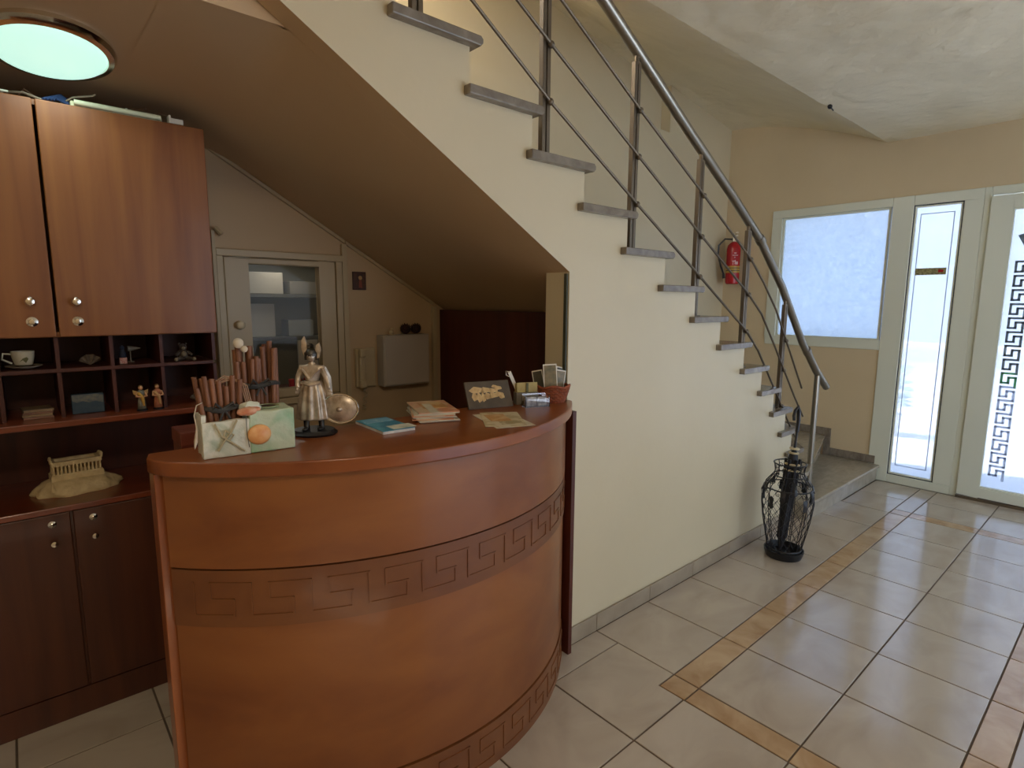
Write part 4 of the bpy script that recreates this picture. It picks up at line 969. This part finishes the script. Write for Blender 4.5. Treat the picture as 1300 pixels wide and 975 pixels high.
pos_ = [(-.074 + .148 * i / 12, -.032) for i in range(13)] + [(-.074 + .148 * i / 12, .032) for i in range(13)] + [(s_ * .074, -.032 + .064 * j / 5) for s_ in (-1, 1) for j in range(1, 5)]
for (x, y) in pos_:
    MB().lathe([(.0042, .081), (.0034, .108), (.0048, .111), (.0048, .113)], (0, 0, 0), 8, mtx=TP @ Matrix.Translation((x, y, 0))).build('column', mar, pa)
b = MB(); 
for (x0, y0, x1, y1) in ((-.08, -.038, .08, -.026), (-.08, .026, .08, .038), (-.08, -.026, -.068, .026), (.068, -.026, .08, .026)):
    b.box(x0, y0, .113, x1, y1, .126, mtx=TP); b.box(x0 - .002, y0 - .002, .126, x1 + .002, y1 + .002, .130, mtx=TP)
b.build('entablature', mar, pa)
for s_ in (-1, 1):
    MB().prism([(-.038, .130), (.038, .130), (.030, .136), (.006, .146), (0, .144), (-.022, .138)], s_ * .079 - .003, s_ * .079 + .003, 'x', mtx=TP).build('pediment', mar, pa)
    MB().tube([TP @ Vector((s_ * .079, -.036, .130)), TP @ Vector((s_ * .082, -.036, .143)), TP @ Vector((s_ * .079, -.037, .152))], [.005, .004, .001], 6).build('corner_ornament', mar, pa)
MB().tube([TP @ Vector((-.085, -.07, .02)), TP @ Vector((-.084, -.06, .052))], [.009, .004], 8).build('small_rock', mar, pa)

# ---------------------------------------------------------------- alcove lamp, cables, tube
la = empty('ceiling_lamp', 'oval chrome rimmed ceiling lamp glowing white above the cabinets', 'lamp', (.165, 2.385, 2.385))
ox, oy = .165, 2.385
b = MB(); prof_ = [(.165, 2.36), (.168, 2.345), (.160, 2.332), (.146, 2.330), (.146, 2.340), (.15, 2.355)]
def ov(prof, sy, n=48):
    b = MB(); b.lathe(prof, (ox, oy, 0.025), n, sy=sy); return b
ov([(.170, 2.3598), (.174, 2.346), (.166, 2.334), (.150, 2.331), (.146, 2.337), (.001, 2.338)], 1.56).build('rim', M['chrome'], la, smooth=1)
ov([(.147, 2.3365), (.142, 2.328), (.11, 2.318), (.06, 2.312), (.001, 2.310)], 1.6).build('diffuser', mat('lit_opal_glass', srgb(210, 240, 226), None, .3, emit=(.60, .98, .84, 1), estr=0.62), la, smooth='all')
lo = D.lights.new('lamp_light', 'AREA'); lo.shape = 'ELLIPSE'; lo.size = .26; lo.size_y = .42; lo.energy = 0.9; lo.color = (.85, 1, .93)
l_ = D.objects.new('lamp_light', lo); COL.objects.link(l_); l_.location = (0, 0, -.056); l_.parent = la

ft = empty('fluorescent_batten', 'slim white fluorescent batten lying on top of the wall cabinet', 'lamp', (.35, 2.63, 2.276))
MB().box(.225, 2.625, 2.276, .505, 2.660, 2.296).build('batten_body', mat('white_batten', srgb(206, 206, 170), None, .4), ft, bevel=.004)
MB().tube([(.235, 2.618, 2.290), (.50, 2.618, 2.290)], .0095, 12).build('tube', mat('tube_glass', srgb(220, 222, 190), None, .2), ft, smooth=1)
MB().box(.39, 2.63, 2.296, .396, 2.65, 2.306).build('clip', M['pvc'], ft)
e = empty('socket_adapter', 'small white socket adapter at the right end of the cabinet top', 'socket', (.55, 2.62, 2.276))
MB().box(.525, 2.605, 2.276, .532, 2.640, 2.304).build('plate', mat('white_plastic', srgb(226, 220, 205), None, .4), e); MB().box(.532, 2.61, 2.276, .575, 2.64, 2.296).build('body', D.materials['white_plastic'], e, bevel=.002)
def cable(pts, r, m, label):
    return tag(MB().tube(pts, r, 6).build('cable', m, smooth=1), label, 'cable')
blu = mat('blue_cable', srgb(44, 66, 108), None, .5); gry = mat('grey_cable', srgb(150, 134, 116), None, .5); bro = mat('brown_cable', srgb(110, 80, 60), None, .5)
def wav(x0, x1, y, z, n=10, ay=.03, az=.012, s=0):
    return [(x0 + (x1 - x0) * i / n, y + ay * math.sin(i * 1.7 + s), z + az * (1 + math.sin(i * 2.3 + s))) for i in range(n + 1)]
cable(wav(-.35, .15, 2.66, 2.281, s=1), .004, gry, 'grey cable trailing left along the cabinet top')
cable(wav(-.05, .26, 2.70, 2.281, s=2, az=.02), .003, bro, 'brown cable behind the blue cable on the cabinet top')
cable([(.20, 2.66, 2.285), (.235, 2.64, 2.31), (.29, 2.62, 2.322), (.30, 2.615, 2.328)], .003, gry, 'grey cable end sticking up beside the blue cable')
cable([(.33, 2.66, 2.299), (.40, 2.70, 2.315), (.46, 2.66, 2.325)], .003, bro, 'brown cable arching above the white batten')
cable([(.44, 2.70, 2.285), (.50, 2.66, 2.315), (.54, 2.63, 2.300)], .003, bro, 'brown cable entering the white socket adapter')
b = MB()
for k in range(7): b.tube([(.15 + .01 * k, 2.62 + .01 * k, 2.282 + .003 * k), (.18 + .004 * k, 2.66, 2.305 + .002 * k), (.222, 2.64 + .006 * k, 2.283 + .004 * k)], .0045, 6)
tag(b.build('cable_coil', blu, smooth=1), 'blue cable bundle beside the white batten', 'cable')
cable([(-.12, 2.62, 2.281), (-.05, 2.61, 2.30), (.0, 2.61, 2.283), (.06, 2.62, 2.285)], .0035, M['pvc'], 'white cable at the cabinet top left edge')

# ---------------------------------------------------------------- inner window on the back wall
w3 = S(MB().box(.768, YB - .035, 1.815, 1.412, YB - .001, 1.85).build('window_3', M['pvc2'], bevel=.004))
b = MB(); b.box(.768, YB - .03, 1.05, .800, YB - .001, 1.815); b.box(1.375, YB - .03, 1.05, 1.410, YB - .001, 1.815); b.box(.80, YB - .03, 1.05, 1.375, YB - .001, 1.085)
b.build('window_frame', M['pvc2'], w3, bevel=.004)
b = MB(); b.box(.803, YB - .022, 1.088, .912, YB + .035, 1.812); b.box(1.285, YB - .022, 1.088, 1.372, YB + .035, 1.812); b.box(.912, YB - .022, 1.088, 1.285, YB + .035, 1.135); b.box(.912, YB - .022, 1.782, 1.285, YB + .035, 1.812)
b.build('sash', M['pvc2'], w3, bevel=.005)
MB().box(.912, YB + .005, 1.135, 1.285, YB + .010, 1.782).build('pane', M['pane_in'], w3)
MB().ball((.858, YB - .04, 1.478), .022, sy=.8, n=14).tube([(.858, YB - .02, 1.478), (.858, YB - .035, 1.478)], .008, 8).build('window_handle', mat('ivory_knob', srgb(222, 206, 170), None, .3), w3, smooth=1)
b = MB(); b.box(.752, YB - .04, .9, .766, YB - .001, 1.93); b.build('shutter_strap', M['trim'], w3)
MB().tube([(.775, YB - .02, 1.945), (.80, YB - .03, 1.915)], .012, 8).build('strap_guide', M['pvc2'], w3)
# dim room behind the inner window
b = MB(); b.box(.6, 3.80, .4, 1.95, 3.85, 1.9); b.box(.6, YB + .121, .35, 1.95, 3.85, .4); b.box(.55, YB + .121, .35, .6, 3.85, 1.9); b.box(1.95, YB + .121, .35, 2.0, 3.85, 1.9); b.box(.55, YB + .121, 1.9, 2.0, 3.85, 1.95)
S(b.build('wall_back_room', mat('dim_room', srgb(150, 146, 126), srgb(120, 118, 100), .8, scale=(2, 2, 2))))
rl = empty('back_room_fill_lamp', 'added disc fill lamp, unseen in the room behind the inner window', 'lamp', (1.25, 3.45, 1.9))  # added out of view so the room behind the pane gets some light
MB().lathe([(.09, 1.899), (.09, 1.885), (.001, 1.884)], (1.25, 3.45, 0), 20).build('disc', mat('disc_lamp', srgb(255, 244, 224), None, .4, emit=(1, .93, .8, 1), estr=1.2), rl)
rd_ = D.lights.new('back_room_fill_light', 'AREA'); rd_.shape = 'DISK'; rd_.size = .16; rd_.energy = 0.4; rd_.color = (1, .94, .84)
ro_ = D.objects.new('back_room_fill_light', rd_); COL.objects.link(ro_); ro_.location = (0, 0, -.02); ro_.parent = rl
for z, l in ((1.62, 'upper'), (1.36, 'lower')):
    tag(MB().box(.62, 3.55, z, 1.93, 3.79, z + .02).build('wall_shelf', mat('grey_shelf_' + l, srgb(96, 96, 86), None, .6)), l + ' grey shelf in the dim room behind the inner window', 'shelf')
bxs = [(.80, 1.64, .20, .10, (150, 144, 130)), (1.06, 1.64, .22, .13, (178, 172, 156)), (1.32, 1.64, .28, .08, (130, 124, 110)), (.86, 1.38, .16, .12, (140, 80, 66)), (1.08, 1.38, .14, .20, (186, 182, 168)), (1.30, 1.38, .16, .10, (150, 152, 144))]
for i, (x, z, w, h, c) in enumerate(bxs):
    tag(MB().box(x, 3.60, z + .0005, x + w, 3.72, z + h).build('storage_box', mat('box_%d' % i, srgb(*c), None, .7), bevel=.003),
        ['grey flat box on upper shelf left, seen through inner window', 'pale box on upper shelf middle, seen through inner window', 'long low box on upper shelf right, seen through inner window', 'reddish box on lower shelf left, seen through inner window', 'tall white box on lower shelf middle, seen through inner window', 'pale grey box on lower shelf right, seen through inner window'][i], 'box')
tag(MB().box(1.30, 3.45, 1.12, 1.42, 3.47, 1.36, mtx=None).build('paper_sheet', mat('paper_dim', srgb(200, 196, 184), None, .7)), 'white leaning paper sheet behind the inner window', 'paper')
tb = empty('low_table', 'dark low table in the dim room behind the inner window', 'table', (1.2, 3.5, .4))
MB().box(.75, 3.25, 1.06, 1.75, 3.53, 1.09).build('table_top', M['wood_pan'], tb)
for x in (.78, 1.70):
    for y in (3.27, 3.49): MB().box(x, y, .4, x + .03, y + .03, 1.06).build('leg', M['wood_pan'], tb)
for k in range(3):
    e = empty('red_candle', ['left', 'middle', 'right'][k] + 'most of three small red candle jars behind the inner window', 'candle', (1.20 + k * .045, 3.32, 1.0905), 'red candle jars behind the inner window')
    e['label'] = ['left one', 'middle one', 'right one'][k] + ' of three small red candle jars behind the inner window'
    MB().lathe([(.013, 1.0905), (.017, 1.10), (.017, 1.145), (.014, 1.148)], (1.20 + k * .045, 3.32, 0), 14).build('jar', M['red'], e, smooth=1)
    MB().lathe([(.012, 1.148), (.012, 1.152)], (1.20 + k * .045, 3.32, 0), 12).build('lid', M['chrome'], e)

# icon picture
ic = empty('small_icon', 'small dark icon picture hanging on the wall right of inner window', 'picture', (1.52, YB, 1.71))
MB().box(1.480, YB - .014, 1.664, 1.560, YB - .001, 1.766).build('icon_board', mat('icon_brown', srgb(72, 40, 26), None, .4), ic, bevel=.002)
MB().box(1.488, YB - .016, 1.672, 1.552, YB - .014, 1.758).build('painting', mat('icon_paint', srgb(96, 60, 34), srgb(52, 34, 28), .4, scale=(40, 40, 40)), ic)
b = MB(); b.prism([(1.512, 1.676), (1.534, 1.676), (1.530, 1.72), (1.516, 1.72)], YB - .0172, YB - .016, 'y'); b.build('painted_robe', mat('icon_robe', srgb(140, 70, 44), None, .4), ic)
b = MB(); b.ball((1.523, YB - .0165, 1.732), .012, sy=.1, n=12); b.build('painted_halo', mat('icon_gold', srgb(190, 150, 90), None, .4), ic)
# white box with cones
eb_ = empty('fuse_box', 'flat white metal wall box at the low end of the sloping wall', 'box', (1.78, YB, 1.25))
MB().box(1.622, YB - .085, 1.098, 1.936, YB - .001, 1.402).build('box_body', mat('box_white', srgb(176, 166, 150), None, .45), eb_, bevel=.004)
MB().box(1.628, YB - .093, 1.106, 1.930, YB - .0855, 1.396).build('cover', mat('cover_white', srgb(188, 176, 160), None, .4), eb_, bevel=.003)
pn = mat('pine_cone', srgb(66, 36, 26), srgb(40, 22, 18), .8, scale=(60, 60, 60))
for i, (x, l) in enumerate(((1.795, 'left dark pine cone on top of the white wall box'), (1.868, 'right dark pine cone on top of the white wall box'))):
    e = empty('pine_cone', l, 'pine cone', (x, YB - .045, 1.402), 'pine cones on the white wall box')
    MB().ball((x, YB - .045, 1.433), .030, sz=.95, n=14).build('core', pn, e, smooth=1)
    b = MB()
    for k in range(70):
        zf = -1 + 2 * (k + .5) / 70; a = k * 2.39996; rr = math.sqrt(1 - zf * zf); d = Vector((rr * math.cos(a), rr * math.sin(a), zf)); c = Vector((x, YB - .045, 1.4345)) + d * .028
        if c.z < 1.408: continue
        t = Vector((0, 0, 1)).cross(d); t = t.normalized() if t.length > .01 else Vector((1, 0, 0))
        b.poly([c - t * .006, c + t * .006, c + d * .009 + Vector((0, 0, .003)), c + Vector((0, 0, .006))], [(0, 1, 2), (0, 2, 3), (1, 3, 2), (0, 3, 1)])
    s_ = b.build('scale', pn, e); s_['kind'] = 'stuff'
tag(MB().ball((1.70, YB - .045, 1.417), .015, n=12).ball((1.702, YB - .045, 1.436), .009, n=10).lathe([(.013, 1.4025), (.015, 1.408)], (1.70, YB - .045, 0), 12).build('snowman_ornament', mat('ivory', srgb(200, 180, 140), None, .5), smooth=1), 'tiny ivory ornament left of the pine cones on wall box', 'ornament')
# intercom handset
it = empty('intercom_phone', 'ivory wall intercom handset hanging left of the white box', 'telephone', (1.52, YB, 1.2))
iv = mat('ivory_plastic', srgb(190, 172, 136), None, .4)
MB().box(1.475, YB - .03, 1.10, 1.600, YB - .001, 1.33).build('wall_base', iv, it, bevel=.008)
MB().box(1.485, YB - .055, 1.105, 1.520, YB - .030, 1.325).box(1.483, YB - .07, 1.10, 1.522, YB - .031, 1.15).box(1.483, YB - .07, 1.28, 1.522, YB - .031, 1.33).build('handset', iv, it, bevel=.008)
b = MB(); b.tube([(1.51 + .012 * math.cos(i * 1.1) + .0009 * abs(i - 22) , YB - .03 + .008 * math.sin(i * 1.1), 1.10 - .13 * math.sin(PI * i / 44)) for i in range(45)], .0025, 5); b.build('coiled_cord', iv, it)

# ---------------------------------------------------------------- fire extinguisher on the far corner
fx, fy = 5.745, 3.035
fe = empty('fire_extinguisher', 'red fire extinguisher hanging in the corner behind the railing', 'fire extinguisher', (fx, fy, 1.80))
MB().lathe([(.055, 1.80), (.066, 1.81), (.068, 1.83), (.068, 2.16), (.060, 2.20), (.035, 2.225), (.020, 2.235)], (fx, fy, 0), 28).build('cylinder', M['red'], fe, smooth=1)
MB().lathe([(.0686, 1.915), (.0686, 1.985)], (fx, fy, 0), 28).build('label_band', mat('yellow_band', srgb(190, 150, 60), None, .4), fe, smooth=1)
for z in (1.935, 1.960): MB().lathe([(.0692, z), (.0692, z + .008)], (fx, fy, 0), 28).build('label_line', M['black'], fe, smooth=1)
b = MB()
for (a0_, a1_, z0_, z1_) in ((200, 222, 2.03, 2.038), (206, 210, 1.995, 2.03), (222, 228, 2.0, 2.045), (232, 250, 2.0, 2.03), (200, 248, 2.09, 2.096), (212, 232, 2.11, 2.12), (215, 224, 2.066, 2.078)):
    A = arc(.069, a0_, a1_, 5, fx, fy); B_ = arc(.067, a1_, a0_, 5, fx, fy); b.prism(A + B_, z0_, z1_)
b.build('white_print', mat('white_ink', srgb(226, 190, 190), None, .5), fe)
b = MB(); b.lathe([(.020, 2.235), (.022, 2.24), (.022, 2.275), (.016, 2.29)], (fx, fy, 0), 16); b.box(fx - .06, fy - .012, 2.285, fx + .02, fy + .012, 2.297, mtx=rotm('Z', 50, (fx, fy, 0))); b.box(fx - .07, fy - .010, 2.318, fx + .015, fy + .010, 2.326, mtx=rotm('Z', 50, (fx, fy, 0))); b.box(fx - .01, fy - .01, 2.29, fx + .012, fy + .01, 2.324)
b.build('valve', M['chrome'], fe)
b = MB(); b.tube([(fx - .01, fy + .02, 2.262), (fx - .055, fy + .075, 2.265), (fx - .085, fy + .125, 2.20), (fx - .08, fy + .13, 2.10), (fx - .06, fy + .10, 1.98), (fx - .05, fy + .075, 1.91)], .009, 8); b.build('hose', M['black'], fe, smooth=1)
MB().tube([(fx - .05, fy + .075, 1.915), (fx - .045, fy + .07, 1.86)], [.011, .016], 10).build('nozzle', M['black'], fe, smooth=1)
MB().box(fx + .05, fy - .015, 2.17, XF - .001, fy + .015, 2.20).build('wall_bracket', M['metal'], fe)

# ---------------------------------------------------------------- umbrella stand
ux, uy = 3.585, 1.435
us = empty('umbrella_stand', 'black wire vase shaped umbrella stand by the foot of the stairs', 'umbrella stand', (ux, uy, 0))
def vr(z):
    P_ = [(0.05, .098), (.12, .112), (.25, .138), (.36, .152), (.43, .150), (.48, .135), (.515, .108), (.54, .088), (.57, .084), (.60, .090), (.615, .094)]
    for (a, c) in zip(P_[:-1], P_[1:]):
        if a[0] <= z <= c[0]: t = (z - a[0]) / (c[0] - a[0]); t = t * t * (3 - 2 * t) if False else t; return a[1] + (c[1] - a[1]) * t
    return P_[0][1] if z < .05 else P_[-1][1]
vp = lambda a, z, k=1.0: (ux + vr(z) * k * math.cos(a), uy + vr(z) * k * math.sin(a), z)
MB().lathe([(.088, 0.0), (.105, .004), (.116, .035), (.118, .052), (.112, .052), (.104, .02), (.001, .012)], (ux, uy, 0), 36).build('drip_dish', M['black'], us, smooth=1)
for z in (.06, .46, .535, .612):
    MB().tube([vp(2 * PI * k / 40, z) for k in range(40)], .0042 if z != .06 else .005, 6, closed=True).build('ring', M['black'], us, smooth=1)
for i in range(12):
    a = 2 * PI * i / 12 + .13
    MB().tube([vp(a, .03 + (.612 - .03) * k / 26) for k in range(27)], .0028, 5).build('upright_wire', M['black'], us, smooth=1)
b = MB()
for i in range(18):
    a = 2 * PI * i / 18
    for s_ in (-1, 1): b.tube([vp(a + s_ * (k % 2) * .175, .06 + .034 * k) for k in range(11)], .0016, 4)
o_ = b.build('diamond_mesh', M['black'], us); o_['kind'] = 'stuff'
b = MB()
for i in range(12):
    a0_ = 2 * PI * i / 12
    for zc, sc_ in ((.50, .022), (.575, .018), (.44, .02)):
        pts = []
        for k in range(14):
            t = k / 13 * 2.6 * PI; r = sc_ * (1 - t / (3.2 * PI)); z = min(.612, zc + r * math.sin(t)); pts.append(vp(a0_ + r * math.cos(t) / vr(zc), z))
        b.tube(pts, .0020, 4)
b.build('scroll_wire', M['black'], us)['kind'] = 'stuff'
for i in range(14):
    a = 2 * PI * i / 14 + .2; zc = .43 + .05 * ((i * 7) % 3 - 1)
    L = []
    for k in range(9):
        t = 2 * PI * k / 8; L.append(Vector(vp(a + .16 * math.sin(t) * (1 if k % 2 else .6), zc + .042 * math.cos(t), 1.01)))
    cpt = Vector(vp(a, zc, 1.04)); inn = Vector(vp(a, zc, .99))
    b = MB(); b.poly([cpt] + L[:8] + [inn], [(0, k, k % 8 + 1) for k in range(1, 9)] + [(9, k % 8 + 1, k) for k in range(1, 9)]); b.build('metal_leaf', M['black'], us)
# umbrella in it
um = empty('umbrella', 'furled black umbrella with beige stripes leaning in the wire stand', 'umbrella', (ux - .02, uy, .02))
blk = mat('black_cloth', srgb(20, 20, 24), srgb(34, 34, 38), .7, scale=(60, 60, 10))
p0 = Vector((ux - .035, uy + .01, .02)); p1 = Vector((ux + .035, uy - .02, 0.96)); 
L_ = lambda t: p0 + (p1 - p0) * t
b = MB(); pts = [L_(t) for t in (0, .04, .10, .25, .45, .58, .64, .68, .72)]; b.tube(pts, [.004, .006, .022, .030, .036, .034, .030, .026, .012], 16); 
ob = b.build('canopy', blk, um, smooth=1)
b = MB()
for k in range(6):
    a = k * PI / 3; 
    pp = []
    for t in (.12, .25, .4, .55, .66): q = L_(t); r = .020 + .020 * (t / .66); pp.append(q + Vector((r * math.cos(a + t * 1.5), r * math.sin(a + t * 1.5), 0)))
    b.tube(pp, .009, 6)
b.build('canopy_fold', blk, um, smooth=1)
bei = mat('beige_stripe', srgb(196, 180, 140), None, .7)
for t in (.585, .625, .70, .73):
    b = MB(); b.tube([L_(t) - (p1 - p0) * .005, L_(t) + (p1 - p0) * .005], .0455 if t < .66 else .029, 16); b.build('stripe', bei, um, smooth=1)
MB().tube([L_(.70), L_(.9)], .0075, 10).build('shaft', M['black'], um, smooth=1)
hd = L_(.86)
MB().tube([L_(.84), L_(.92), L_(.98) + Vector((-.006, .004, 0)), L_(1.0) + Vector((-.012, .008, .01)), L_(.985) + Vector((-.026, .018, 0)), L_(.95) + Vector((-.030, .02, 0)), L_(.92) + Vector((-.024, .018, 0))], [.011, .012, .012, .011, .010, .010, .009], 10).build('handle', M['black'], um, smooth=1)
